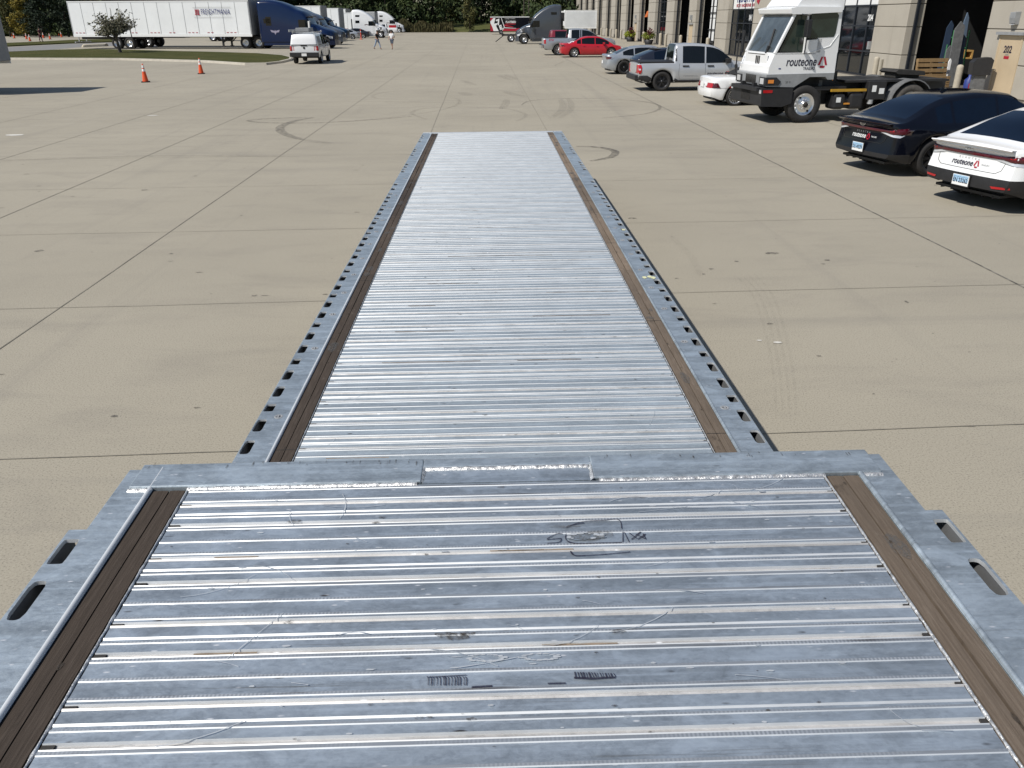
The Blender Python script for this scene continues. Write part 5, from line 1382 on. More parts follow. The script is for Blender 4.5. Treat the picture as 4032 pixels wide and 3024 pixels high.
gaps(cv,bv,1.81,[[(1.55,.92),(1.5,.7),(1.6,.4)],[(3.0,.9),(2.95,.28)],[(.3,.60),(4.2,.5)]]); mirrors(cv,1.81,2.75,.98,'white_paint')
place(cv,(.95,-.78),(2888,416),3.5,1.0)
# ---- far saloons on the left
s1,bv=generic_sedan('silver coupe car in front of the navy lorry, beside the tall red marker','silver_paint',dec=False,style='wire',spokes=12)
place(s1,(1.05,-.9),(1388,154.5),3,1.0); s1.rotation_euler=(0,0,R(183)); 
g=G(1388,154.5); s1.location=(g.x-1.05*math.cos(R(183)),g.y-.9,0)
s1.location=(g.x+1.05,g.y+.9,0)
s2,bv=generic_sedan('dark saloon car just right of the silver coupe','dark_blue_paint',dec=False,style='wire',spokes=12)
g=G(1430,150.5); s2.rotation_euler=(0,0,R(183)); s2.location=(g.x+1.05,g.y+.9,0)
f3,bo,bv=fullsize('white pickup parked between the two white road tractors','white_paint')
g=G(1545,138); f3.rotation_euler=(0,0,R(182)); f3.location=(g.x+1.0,g.y+.9,0)
m=MB(); m.box(.3,1.6,-.7,.7,1.27,1.7); m.build('red_load','red_paint',f3)
# ================================================================ ROAD TRACTORS
def semi(label,paintm,L=6.0,Hh=3.95,W=2.45,group=None,windows=True,hood=1.75,stripe=None,name='road_tractor',chassis=2.2,sleeper=2.3,vnl=True,dm=None):
    """nose at x=L, sleeper back at x=0"""
    root=thing(name,label,'lorry',group=group)
    k=Hh/3.95
    cab=L-hood   # firewall x
    q_=cab/3.8
    zt=[(0,3.80*k),(.08,3.92*k),(.7*q_,3.95*k),(1.3*q_,3.86*k),(2.1*q_,3.55*k),(2.65*q_,3.22*k),(cab-.85,3.0*k),(cab-.50,2.70*k),(cab-.18,2.06*k),(cab+.1,1.98*k),(cab+.6,1.80*k),(L-.4,1.52*k),(L-.10,1.34*k),(L,1.10*k)]
    wl=[(0,.97),(.2,1),(cab-.6,1),(cab,.93),(cab+.3,.80),(L-.5,.76),(L-.1,.66),(L,.5)]
    wf=L-.95; wr=.52
    rows=[];xs=[L*i/70 for i in range(71)]
    for x in xs:
        w_=W/2*lerp_list(wl,x); z1=smooth_list(zt,x); zl=.55
        d=abs(x-wf)
        if x>cab-.25: zl=.45
        fl=0
        if d<.68: zl=max(zl,wr+math.sqrt(.68**2-d*d)); 
        ff=max(0,1-(d/.85)**2)  # fender flare
        wz=w_+ff*(W/2-w_)*.95
        h=z1-zl; tum=.93
        rr=min(.35,h*.3)
        half=[(wz*.98,zl),(wz,zl+.06),(wz,min(zl+.22,z1-.25)),(w_,min(zl+.42,z1-.2)) if ff>0 else (w_,zl+h*.4),(w_*(.995),z1-rr),(w_*.95,z1-rr*.4),(w_*.82,z1-.06),(w_*.45,z1),(0,z1+.02)]
        rows.append([(x,-y,z) for y,z in half]+[(x,y,z) for y,z in half[-2::-1]])
    m=MB(); m.grid(rows); 
    for r_ in (rows[0],rows[-1]): m.add(r_,[tuple(range(len(r_)))])
    bo=m.build('body',paintm,root); bv=bvh_of(bo)
    for s in(-1,1):
        ax='y-' if s>0 else 'y+'; st=s*3
        patch('side_window',root,[(cab-1.22,2.35*k),(cab-.38,2.35*k),(cab-.08,1.92*k),(cab-.20,1.72*k),(cab-1.22,1.72*k)],ax,st,bv,'glass',off=.012)
        patch('sleeper_window',root,[(.55,3.2*k),(1.25,3.2*k),(1.2,2.95*k),(.55,2.95*k)] if vnl else [(.7,2.6*k),(1.2,2.6*k),(1.2,1.9*k),(.7,1.9*k)],ax,st,bv,'glass',off=.012)
        if windows: patch('sleeper_window',root,[(.5,2.45*k),(1.15,2.45*k),(1.15,2.08*k),(.5,2.08*k)],ax,st,bv,'glass',off=.012)
        mm=MB(); mm.obox((cab-.15,s*(W/2+.22),1.95*k),(.12,0,0),(0,.22,0),(0,0,.62)); mm.bar((cab-.1,s*W/2*.9,2.2*k),(cab-.1,s*(W/2+.2),2.25*k),.04); mm.bar((cab-.1,s*W/2*.9,1.7*k),(cab-.1,s*(W/2+.2),1.65*k),.04); mm.build('door_mirror','black_plastic' if dm is None else dm,root)
        g_=MB(); g_.box(.1,cab-.3,s*W/2*.93-.03,s*W/2*.93+.03,.30,.56); g_.box(cab-1.3,cab-.4,s*W/2*.96-.05,s*W/2*.96+.05,.42,.48); g_.build('side_skirt',paintm,root)
        patch('headlight',root,[(L-.62,1.12*k),(L-.12,.98*k),(L-.14,.80*k),(L-.5,.88*k)],ax,st,bv,'clear_lens',off=.015)
        if vnl: patch('hood_vent',root,[(cab+.55,1.55*k),(cab+.95,1.45*k),(cab+.72,1.12*k),(cab+.62,1.15*k)],ax,st,bv,'black_plastic',off=.012)
    patch('windscreen',root,[(-.95,2.50*k),(.95,2.50*k),(1.0,2.02*k),(-1.0,2.02*k)],'x-',L+2,bv,'windscreen',off=.02)
    patch('grille',root,[(-.5,1.30*k),(.5,1.30*k),(.45,.75),(-.45,.75)],'x-',L+2,bv,'black_plastic',off=.02)
    b=MB(); b.prism([(L-.35,-W/2+.06),(L+.08,-W/2+.30),(L+.14,0),(L+.08,W/2-.30),(L-.35,W/2-.06)],.32,.68,'z'); b.build('front_bumper',paintm,root,bevel=.04)
    v=MB(); v.box(cab-.65,cab-.25,-1.1,1.1,2.6*k,2.66*k); v.build('sun_visor',paintm,root)
    c=MB()
    for s in(-1,1): c.box(-chassis,L-.4,s*.43-.05,s*.43+.05,.72,.98)
    c.box(-chassis,0,-.5,.5,.98,1.04); c.lathe([(.001,1.15),(.5,1.13),(.5,1.06)],(-chassis*.45,0,0),'z',20); c.box(.1,cab-.3,-1.0,1.0,.4,.6)
    c.box(-.3,-.05,-.6,.6,1.0,2.8); c.build('chassis','black_plastic',root)
    for x in (wf,):
        for s in(-1,1): wheel(root,(x,s*(W/2-.17),wr),wr,.30,.29,'deep',0,s)
    for x in (-chassis+.7,-chassis+1.98) if chassis>2 else ():
        for s in(-1,1): wheel(root,(x,s*(W/2-.32),wr),wr,.60,.29,'deep',0,s)
    return root,bv
gray,bv=semi('dark grey sleeper road tractor facing left on the right side','gray_paint',L=5.35,Hh=4.28,hood=1.55,windows=False)
place(gray,(5.35-.95,2.45/2-.2),(2064,173.6),182,1.0)
wv=[]
for (px,lb) in [((1500,149.5),'white sleeper road tractor behind the two walking men'),((1572,131),'farthest white sleeper road tractor at the end of the left row')]:
    o,bv=semi(lb,'white_paint',L=5.35,Hh=4.15,hood=1.55,group='white road tractors on the left')
    patch('door_emblem',o,[(1.9,1.95),(2.2,2.05),(2.7,1.95),(2.6,1.88),(2.2,1.96),(2.0,1.86)],'y+',-3,bv,'dark_red_lens',off=.012)
    place(o,(4.4,-1.02),px,-2,1.0 if px[0]<1550 else 1.02)
bl,bv=semi('dark blue sleeper road tractor coupled to the lettered white trailer','blue_paint',L=6.9,Hh=4.12,hood=1.9,windows=True,vnl=False,dm='white_plain')
for px in []: pass
place(bl,(-.2,-1.0),(1026,192),-7,1.13)
m=MB(); 
h=bv.ray_cast(Vector((1.3,-3,1.45)),Vector((0,1,0)))[0]
m.prism([(1.05,1.62),(1.45,1.52),(1.5,1.62),(1.55,1.52),(1.95,1.62),(1.85,1.42),(1.6,1.38),(1.5,1.2),(1.4,1.38),(1.15,1.42)],h.y-.02,h.y-.01,'y'); m.build('door_emblem',P('emblem',(.30,.28,.38),.5),bl)
m=MB(); m.box(.05,.4,-1.2,-1.14,.75,1.25); m.build('tank_step','chrome',bl)
sb,bv=semi('steel blue grey sleeper road tractor nosed past the blue one','steel_blue_paint',L=6.9,Hh=4.0,hood=1.9,vnl=False)
place(sb,(5.95,-1.0),(1315,177),-7,1.08)
nv,bv=semi('navy blue road tractor behind the grey blue one','navy_paint',L=6.4,Hh=3.75,hood=1.9,vnl=False)
place(nv,(5.4,-1.0),(1338,161),-7,1.05)
# ================================================================ BOX TRAILERS
def boxtrailer(label,L=16.15,Hh=4.11,W=2.6,group='white box trailers parked on the left',ribs=14,front='mid_gray',wheels=True,name='box_trailer',body='white_trailer',dashes=True,cat='trailer',rh=0,axx=(1.6,2.9)):  # default grey front wall has the shade of the sunless side painted in
    root=thing(name,label,cat,group=group)
    zb=1.18
    m=MB(); m.box(0,L-.06,-W/2,W/2,zb,Hh-.06); bo=m.build('body',body,root,bevel=.02)
    r=MB()
    for i in range(ribs+1):
        x=.02+(L-.1)*i/ribs
        for s in(-1,1): r.box(x-.02,x+.02,s*(W/2+.004)-.006,s*(W/2+.004)+.006,zb+.12,Hh-.15)
    if rh:
        for i in range(rh):
            z=zb+.2+(Hh-zb-.4)*i/rh
            for s in(-1,1): r.box(.05,L-.2,s*(W/2+.01)-.01,s*(W/2+.01)+.012,z,z+.06)
    r.build('side_rib','galv' if not rh else body,root)
    q=MB()
    for s in(-1,1): q.box(0,L,s*W/2-.02,s*W/2+.02,zb-.12,zb+.10); q.box(0,L,s*W/2-.02,s*W/2+.02,Hh-.12,Hh-.02)
    q.build('side_rail','white_plain',root)
    q=MB(); q.box(L-.06,L+.04,-W/2-.01,W/2+.01,zb,Hh); q.build('front_wall',front,root,bevel=.03)
    q=MB(); q.box(-.04,0,-W/2,W/2,zb-.1,Hh); q.box(-.05,.05,-W/2+.02,W/2-.02,.55,.65)
    for s in(-1,1): q.box(-.04,.04,s*.6-.04,s*.6+.04,.6,zb)
    q.build('rear_door','galv',root)
    if dashes:
        d=MB()
        for i in range(9):
            x0=.25+i*(L-.8)/9
            for k in range(3 if i%2==0 else 2):
                for s in(-1,1): d.box(x0+k*.36,x0+k*.36+.2,s*(W/2+.018)-.004,s*(W/2+.018)+.004,zb+.20,zb+.25)
        d.build('reflector','ink_red',root)
    c=MB()
    for s in(-1,1): c.box(.3,6.5,s*.5-.06,s*.5+.06,.85,zb-.12)
    for i in range(20): c.box(.5+i*(L-1)/20,.55+i*(L-1)/20,-1.2,1.2,zb-.11,zb-.01)
    c.build('underframe','black_plastic',root)
    lg_=MB()
    for s in(-1,1): lg_.box(L-3.1,L-2.95,s*.95-.07,s*.95+.07,.25,zb-.1); lg_.box(L-3.2,L-2.85,s*.95-.12,s*.95+.12,.18,.25); lg_.bar((L-3.0,s*.95,.55),(L-2.2,s*.5,zb-.1),.07); lg_.bar((L-3.0,s*.95,.6),(L-3.8,s*.5,zb-.1),.07)
    lg_.build('landing_leg','black_plastic',root)
    if wheels:
        for x in axx:
            for s in(-1,1): wheel(root,(x,s*(W/2-.30),.51),.51,.56,.30,'deep',0,s)
    return root
T1=boxtrailer('long white box trailer lettered FREIGHTMANIA behind the dark blue tractor',L=17.4,axx=(4.1,5.35))
place(T1,(17.4,-1.3),(1000,193),-7,1.13)
put_text('trailer_lettering',T1,'FREIGHTMANIA',.66,(14.2,-1.345,3.12),(1,0,0),(0,0,1),'ink_blue',bold=.0,spacing=1.12,width=2.75)
m=MB()
for i,x in enumerate((12.28,12.42,12.56)): m.box(x,x+.07,-1.35,-1.343,2.9,3.32)
m.box(12.25,12.66,-1.35,-1.343,3.28,3.34); m.box(12.22,12.40,-1.35,-1.343,2.88,2.93); m.box(12.5,12.7,-1.35,-1.343,2.88,2.93)
m.build('trailer_mark','ink_red',T1)
m=MB(); m.box(12.1,15.7,-1.35,-1.343,3.52,3.54); m.box(12.1,15.7,-1.35,-1.343,2.70,2.72); m.build('lettering_rule','mid_gray',T1)
T1b=boxtrailer('white box trailer standing right behind the lettered one, seen under it',L=16.15); 
T1b.location=T1.location+Vector((2.5,5.2,0)); T1b.rotation_euler=T1.rotation_euler; T1b.scale=(1.13,)*3
def trailer_at(label,nose_px,Y,s,L=16.15,rz=-6,**k):
    t=boxtrailer(label,L=L,**k); x,z=X2(nose_px,100,Y); a=R(rz)
    t.scale=(s,s,s); t.rotation_euler=(0,0,a); t.location=(x-L*s*math.cos(a)+1.3*s*math.sin(a)*-1,Y-L*s*math.sin(a)+1.3*s,0); return t
trailer_at('white box trailer above the noses of the blue tractors',1268,122,1.10)
trailer_at('white box trailer second behind the blue tractors, grey front wall',1338,143,1.08)
trailer_at('narrow seen white box trailer left of the white tractors',1366,163,1.1)
trailer_at('white box trailer coupled to the nearer white tractor',1395,152.5,.93,front='navy_paint')
trailer_at('grey topped box trailer between the two white tractors',1478,178,1.0,body='galv')
# grey trailer cut by the left edge
tg=boxtrailer('grey trailer end cut by the left edge above the grass','x' and 13.5,group=None,body='mid_gray',dashes=False,front='mid_gray') if False else boxtrailer('grey trailer end cut by the left edge above the grass',L=13.5,group=None,body='grime_gray',dashes=False,front='mid_gray')
tg.location=(-21.1-13.5,36.9,.08)
# reefer backed into the far bay
rf=boxtrailer('white ribbed refrigerated trailer backed into the far bays',L=14,body='white_trailer',group=None,rh=22,ribs=2,dashes=False,front='white_plain')
x,z=X2(2225,60,158.0); rf.rotation_euler=(0,0,R(180)); rf.location=(x+14,159.3,0)
m=MB(); m.box(14.05,14.7,-1.05,1.05,1.5,3.95); m.build('cooling_unit','white_plain',rf,bevel=.05)
m=MB(); m.box(14.1,14.68,1.051,1.06,2.3,3.7); m.box(14.701,14.72,-.8,.8,2.3,3.7); m.build('grille','black_plastic',rf)
# enclosed equipment trailer
et=thing('cargo_trailer','black, white and red enclosed trailer lettered FLATBED EQUIPMENT','trailer')
EL=7.4
m=MB(); m.box(0,EL,-1.25,1.25,.55,2.95); m.prism([(EL,-1.25),(EL+.7,0),(EL,1.25)],.55,2.95,'z'); m.build('body','black_paint',et,bevel=.04)
def ep(name,poly,mat,off=.012):
    q=MB(); 
    q.prism(poly,-1.25-off,-1.25-off+.01,'y'); q.build(name,mat,et)
ep('white_panel',[(.05,2.85),(1.75,2.85),(2.3,1.9),(2.2,.6),(.05,.6)],'white_plain')
ep('black_panel',[(1.0,2.85),(2.2,2.85),(2.62,1.3),(2.2,.62),(1.6,.62),(1.1,1.5),(1.5,2.0),(.75,1.9)],'black_paint',.02)
ep('red_panel',[(.05,2.85),(.62,2.85),(.12,2.35),(.05,2.35)],'ink_red',.02); ep('red_panel',[(.05,2.0),(.45,1.2),(.62,.6),(.05,.6)],'ink_red',.02)
ep('red_panel',[(2.3,.6),(2.5,1.0),(4.9,1.05),(7.3,1.2),(7.3,.6)],'ink_red',.02); ep('red_panel',[(2.6,1.75),(4.4,1.35),(4.3,1.25),(2.7,1.45)],'ink_red',.03)
ep('white_panel',[(2.5,1.25),(4.9,1.1),(4.9,1.05),(2.55,1.12)],'white_plain',.03); ep('white_panel',[(2.05,2.9),(2.15,2.9),(2.75,1.25),(2.35,.7),(2.25,.7),(2.6,1.3)],'white_plain',.03)
ep('roof_trim',[(.0,2.95),(EL,2.95),(EL,3.08),(.0,3.08)],'white_plain',.01)
put_text('trailer_mark',et,'7',1.3,(1.55,-1.29,2.1),(.94,0,.34),(-.34,0,.94),'white_plain',bold=.05)
put_text('trailer_mark',et,'E',1.0,(2.0,-1.29,1.2),(.94,0,.34),(-.34,0,.94),'white_plain',bold=.06)
put_text('trailer_lettering',et,'FLATBED',.5,(3.9,-1.28,2.15),(1,0,0),(0,0,1),'white_plain',bold=.03,width=1.9)
put_text('trailer_lettering',et,'EQUIPMENT',.34,(3.9,-1.28,1.80),(1,0,0),(0,0,1),'ink_red',bold=.03,width=1.9)
put_text('trailer_lettering',et,'FLATBED TRAILERS',.16,(3.75,-1.28,2.72),(1,0,0),(0,0,1),'white_plain',width=1.9)
for s in(-1,1): wheel(et,(2.05,s*1.12,.40),.40,.24,.22,'deep',0,s,'galv')
m=MB(); m.box(.0,1.9,-.9,.9,.4,.55); m.box(EL,EL+1.6,-.06,.06,.4,.52); m.build('frame','black_plastic',et)
place(et,(2.05,-1.2),(1973,136),-1,1.0)
# small truck chassis front with a raised jack in front of the grey tractor
t=thing('bare_chassis','bare lorry axle with a leaning bar beyond the grey tractor','chassis'); g=G(2012,166); t.location=g
wheel(t,(0,0,.5),.5,.3,.29,'deep',0,-1); m=MB(); m.box(-1.2,3,.3,1.4,.75,.95); m.bar((-.9,0,.85),(-2.0,0,-.0+.05),.10); m.bar((-.9,0,.9),(-1.5,0,1.1),.2); m.build('frame','black_plastic',t)
# ================================================================ YARD TRACTOR (big, facing left)
yt=thing('yard_tractor','white cab-over yard tractor with company lettering facing left','lorry')
# local: nose at x=0 side, +x to the front?  build with front at x=L, left side (+y) to the camera when turned 186 degrees
YL=6.2
# key side outline of cab in local x measured back from bumper: use xf(u)=YL-u
def U(u): return YL-u
cabw=1.22; 
W2=1.05
white=MB()
# lower cab box, a tapering nose
def yprism(m,poly,y0,y1): m.prism([(U(a),b) for a,b in poly],y0,y1,'y')
low=[(.30,1.50),(.30,1.62),(.62,2.30),(2.92,2.30),(2.92,1.45),(2.0,1.42),(1.7,1.40)]
cabo=MB(); yprism(cabo,[(.28,1.38),(.30,1.66),(.46,2.12),(3.0,2.12),(3.02,1.42),(2.0,1.40),(.9,1.36)],-W2,W2)
co=cabo.build('cab_lower','white_paint',yt,bevel=.045)
ucab=MB(); yprism(ucab,[(2.02,2.12),(2.0,3.30),(2.95,3.34),(3.02,2.12)],-W2,W2); ucab.build('cab_rear','white_paint',yt,bevel=.04)
# pillars and roof
def pil(m,a,b,w_,y): m.bar((U(a[0]),y,a[1]),(U(b[0]),y,b[1]),w_,.08)
pm=MB()
for s in(-1,1):
    pil(pm,(.46,2.10),(1.02,3.16),.11,s*(W2-.05)); pil(pm,(1.52,2.10),(1.50,3.2),.07,s*(W2-.03))
pm.box(U(2.02),U(.46),-W2+.0,W2-.0,2.06,2.125); pm.build('pillar','white_paint',yt,bevel=.01)
rf_=MB(); yprism(rf_,[(.86,3.16),(.80,3.36),(1.05,3.42),(2.9,3.40),(2.9,3.22),(1.2,3.16)],-W2-.06,W2+.06); rf_.build('roof_visor','white_paint',yt,bevel=.03)
rf_=MB(); yprism(rf_,[(1.05,3.42),(1.3,3.66),(1.9,3.80),(3.0,3.84),(3.02,3.3)],-W2+.03,W2-.03); rf_.build('roof','white_paint',yt,bevel=.08)
g_=MB(); g_.add([(U(.50),-W2+.1,2.13),(U(.50),W2-.1,2.13),(U(1.0),W2-.1,3.16),(U(1.0),-W2+.1,3.16)],[(0,1,2,3)]); g_.build('windscreen','windscreen',yt)
for s in(-1,1):
    g_=MB(); y=s*(W2-.04); g_.add([(U(.62),y,2.16),(U(1.50),y,2.14),(U(1.50),y,3.14),(U(1.10),y,3.14)],[(0,1,2,3)]); g_.build('side_window','cab_glass',yt)
    g_=MB(); y=s*(W2+.002); g_.prism([(U(1.62),2.52),(U(2.72),2.55),(U(2.78),2.65),(U(2.82),3.12),(U(2.72),3.2),(U(1.60),3.2)],min(y-s*.05,y+s*.005),max(y-s*.05,y+s*.005),'y'); g_.build('door_window','cab_glass',yt)
    d_=MB(); d_.prism([(U(1.54),2.125),(U(2.2),2.125),(U(2.2),2.50),(U(1.54),2.46)],min(s*(W2-.06),s*W2),max(s*(W2-.06),s*W2),'y'); d_.prism([(U(1.54),3.15),(U(2.1),3.15),(U(2.1),3.3),(U(1.54),3.3)],min(s*(W2-.06),s*W2),max(s*(W2-.06),s*W2),'y'); d_.build('door_panel','white_paint',yt)
    k=MB(); k.box(U(1.50),U(1.34),s*(W2+.2)-.10,s*(W2+.2)+.10,2.55,3.02); k.build('door_mirror','black_plastic',yt,bevel=.02)
    k=MB(); k.bar((U(1.15),s*W2,3.18),(U(1.42),s*(W2+.2),3.12),.025); k.bar((U(1.42),s*(W2+.2),3.12),(U(1.42),s*(W2+.2),2.2),.025); k.bar((U(1.42),s*(W2+.2),2.2),(U(1.52),s*W2,2.1),.025); k.lathe([(.001,.04),(.09,.03),(.10,0)],(U(1.25),s*(W2+.2),2.45),'x',14); k.build('mirror_arm','black_plastic',yt)
# creases on the flank
cr_=MB()
for s in(-1,1):
    cr_.bar((U(1.6),s*(W2+.004),2.10),(U(2.0),s*(W2+.004),2.18),.02,.02); cr_.bar((U(2.0),s*(W2+.004),2.18),(U(2.6),s*(W2+.004),2.30),.02,.02); cr_.bar((U(2.6),s*(W2+.004),2.30),(U(2.92),s*(W2+.004),2.62),.02,.02)
cr_.build('body_crease','white_plain',yt,bevel=.008)
# front hatch with slots, fleet number
hh=MB(); hh.obox((U(.345),0,1.85),(.02,0,0),(0,1.55,0),(0,0,.50)); h_=hh.build('front_hatch','white_paint',yt,bevel=.01); h_.rotation_euler=(0,0,0)
sl_=MB()
for i in range(3): sl_.obox((U(.33),.25-i*.11,1.86),(.03,0,0),(0,.055,0),(0,0,.28))
for z_ in (2.06,1.62): sl_.obox((U(.34),0,z_),(.03,0,0),(0,1.2,0),(0,0,.02))
sl_.build('vent_slot','grime_black',h_)
put_text('fleet_number',yt,'8\n4\n8\n0',.15,(U(.27)+.03,-.88,1.84),(0,1,0),(0,0,1),'ink')
# grey lower body
lo=MB(); yprism(lo,[(.24,.98),(.22,1.40),(3.0,1.43),(3.0,1.20),(2.72,1.20),(2.60,1.30),(1.86,1.30),(1.30,.95)],-W2-.02,W2+.02); lo.build('lower_body','mid_gray',yt,bevel=.03)
gr=MB()
for i in range(9): gr.obox((U(.215),-.34+i*.085,1.19),(.02,0,0),(0,.035,0),(0,0,.30))
gr.build('grille','grime_black',yt)
for s in(-1,1):
    q=MB(); q.prism([(U(.20),1.02),(U(.20),1.30),(U(.60),1.30),(U(.78),1.15),(U(.70),1.02)],s*(W2-.18)-.22,s*(W2-.18)+.22,'y'); hl=q.build('lamp_housing','black_plastic',yt,bevel=.02)
    q=MB(); q.box(U(.20),U(.185),s*(W2-.2)-.12,s*(W2-.2)+.12,1.06,1.26); q.build('headlight','clear_lens',hl)
    q=MB(); q.box(U(.50),U(.30),s*(W2+.045)-.01,s*(W2+.045)+.01,1.10,1.22); q.build('indicator','amber_lens',hl)
    q=MB(); q.box(U(.48),U(.14),s*(W2+.085)-.01,s*(W2+.085)+.006,.80,.88); q.build('reflector','red_lens',yt)
    q=MB(); q.box(U(.09),U(.07),s*(W2-.0)-.07,s*(W2)+.05,.78,.88); q.build('marker_lamp','clear_lens',yt)
bp=MB(); yprism(bp,[(.10,.42),(.08,.92),(1.25,.92),(1.25,.50),(.9,.40)],-W2-.08,W2+.08); bp.build('front_bumper','black_plastic',yt,bevel=.04)
bs=MB()
for i in range(8): bs.obox((U(.082),-.3+i*.085,.68),(.02,0,0),(0,.035,0),(0,0,.28))
bs.build('bumper_slot','grime_black',yt)
# chassis
ch=MB()
for s in(-1,1): ch.box(-.4,U(.4),s*.42-.06,s*.42+.06,.82,1.10)
ch.box(-.2,3.1,-.9,.9,1.10,1.16); ch.box(3.1,U(.3),-W2+.1,W2-.1,.9,1.0); ch.box(U(3.0),U(1.0),-.5,.5,.5,1.4); ch.build('chassis','black_plastic',yt)
fw_=MB(); fw_.prism([(.35,1.36),(1.2,1.42),(1.3,1.34),(1.2,1.28),(.3,1.24)],-.45,.45,'y'); fw_.box(.4,1.2,-.3,.3,1.16,1.30); fw_.build('fifth_wheel','grime_black',yt,bevel=.02)
for s in(-1,1):
    wheel(yt,(U(1.78),s*(W2-.10),.525),.525,.30,.31,'steel',0,s,'alloy')
    wheel(yt,(1.08,s*(W2-.18),.525),.525,.56,.31,'steel',0,s,'galv','dusty_tyre')
    q=MB(); rows=[]
    for i in range(13):
        t=R(5)+R(170)*i/12; rows.append([(1.08+.68*math.cos(t),s*(W2-.5),.525+.66*math.sin(t)),(1.08+.68*math.cos(t),s*(W2+.12),.525+.66*math.sin(t)),(1.08+.65*math.cos(t),s*(W2+.12),.525+.63*math.sin(t))])
    q.grid(rows); q.build('mudguard','grime_gray',yt)
    q=MB(); q.box(2.55,3.0,s*.78-.25,s*.78+.28,.36,.82); q.box(3.12,3.5,s*.78-.25,s*.78+.28,.36,.80); q.box(2.9,3.2,s*.78-.2,s*.78+.2,.38,.7); q.build('fuel_tank','black_plastic',yt,bevel=.08)
    q=MB(); q.box(1.88,2.45,s*.85-.2,s*.85+.2,.62,1.14); q.build('battery_box','black_plastic',yt,bevel=.02)
    q=MB(); q.box(2.2,2.33,s*1.055,s*1.06,.84,1.02); q.box(1.94,2.1,s*1.055,s*1.06,.78,.94); q.build('sticker','white_plain',yt)
    q=MB(); q.box(3.28,3.42,s*1.065,s*1.07,.56,.70); q.build('sticker','white_plain',yt)
q=MB(); q.box(2.5,3.6,W2-.08,W2-.0,.86,.93); q.build('grab_rail','yellow',yt)
q=MB(); q.box(2.98,3.16,W2-.05,W2+.02,.50,.54); q.build('step_tread',P('tread_orange',(.6,.25,.03),.6),yt)
q=MB(); q.cyl((2.3,W2-.05,.5),(2.3,W2-.05,.62),.08); q.build('filler_cap','galv',yt)
q=MB(); q.prism([(U(2.55),.28),(U(2.80),.28),(U(2.78),1.15),(U(2.62),1.15)],W2-.35,W2-.33,'y'); q.build('mud_flap','grime_gray',yt)
q=MB(); q.cyl((U(3.06),W2-.1,1.15),(U(3.06),W2-.1,2.0),.02); q.build('air_hose',P('hose_orange',(.6,.2,.03),.5),yt)
q=MB(); q.cyl((U(1.7)-.2,-W2+.15,1.4),(U(1.7)-.2,-W2+.15,3.2),.08); q.build('exhaust_stack','galv',yt)
q=MB(); q.bar((U(.16),-W2-.05,1.35),(U(.16),-W2-.02,2.75),.035); q.bar((U(.4),-W2-.15,2.05),(U(.4),-W2-.15,2.72),.05,.12); q.bar((U(.4),-W2,2.1),(U(.4),-W2-.15,2.1),.03); q.build('mirror_arm','black_plastic',yt)
q=MB(); q.bar((U(.50),.45,2.16),(U(.76),.28,2.76),.05); q.bar((U(.47),.42,2.08),(U(.52),.46,2.3),.08); q.build('wiper','black_plastic',yt)
bpy.context.view_layer.update()
ZM=[(0,0),(.40,.47),(.92,.98),(1.40,1.36),(2.12,1.93),(3.2,2.98),(3.42,3.14),(3.84,3.62)]
for o_ in [c_ for c_ in yt.children_recursive if c_.type=='MESH' and c_.name.split('.')[0] not in ('wheel','rim','hub','fuel_tank','battery_box','sticker','grab_rail','step_tread','filler_cap','mudguard','fifth_wheel','chassis')]:
    for v_ in o_.data.vertices:
        x_,y_,z_=v_.co; u_=YL-x_
        if u_<3.3: u_=1.78+(u_-1.78)*(.82 if u_<1.78 else .66); v_.co=(YL-u_,y_,lerp_list(ZM,z_))
put_text('company_lettering',yt,'routeone',.34,(YL-1.52,W2+.006,1.69),(-1,0,0),(0,0,1),'ink',bold=.012,shear=.18,width=.92)
logo_mark('company_mark',yt,(YL-2.18,W2+.006,1.68),(-1,0,0),(0,0,1),.29,None,None)
put_text('small_lettering',yt,'TRAILERS',.115,(YL-1.78,W2+.006,1.51),(-1,0,0),(0,0,1),'ink',bold=.01,width=.36)
put_text('small_lettering',yt,'SP 9',.09,(YL-1.18,W2+.026,1.14),(-1,0,0),(0,0,1),'grime_gray')
q=MB(); q.box(YL-.92,YL-.85,W2+.003,W2+.006,1.50,1.53); q.build('sticker','ink_blue',yt)
place(yt,(U(1.78),W2-.05),(3151,483),186.5,1.0)
# ================================================================ CONES
cone=thing('traffic_cone','orange traffic cone with two white bands, nearer and further left','cone',group='orange traffic cones on the near yard')
m=MB(); m.prism([(-.2,-.15),(-.15,-.2),(.15,-.2),(.2,-.15),(.2,.15),(.15,.2),(-.15,.2),(-.2,.15)],0,.05,'z'); m.build('base','black_plastic',cone,bevel=.01)
m=MB(); m.lathe([(.15,.05),(.035,.86),(.028,.90),(.001,.905)],axis='z',n=24); cb=m.build('cone_body','cone_orange',cone)
def cr(z): return .15+(z-.05)*(.035-.15)/.81+.003
m=MB(); m.lathe([(cr(.54),.54),(cr(.66),.66)],axis='z',n=24); m.build('band','white_plain',cb)
m=MB(); m.lathe([(cr(.71),.71),(cr(.84),.84)],axis='z',n=24); m.build('band','white_plain',cb)
cone.location=G(574,324); cone.scale=(.96,.96,.96); cone.rotation_euler=(R(2),0,.2)
c2=copy_tree(cone); c2.location=G(793,291); c2.scale=(.94,.94,.94); c2['label']='orange traffic cone with two white bands, farther and nearer the grass island'
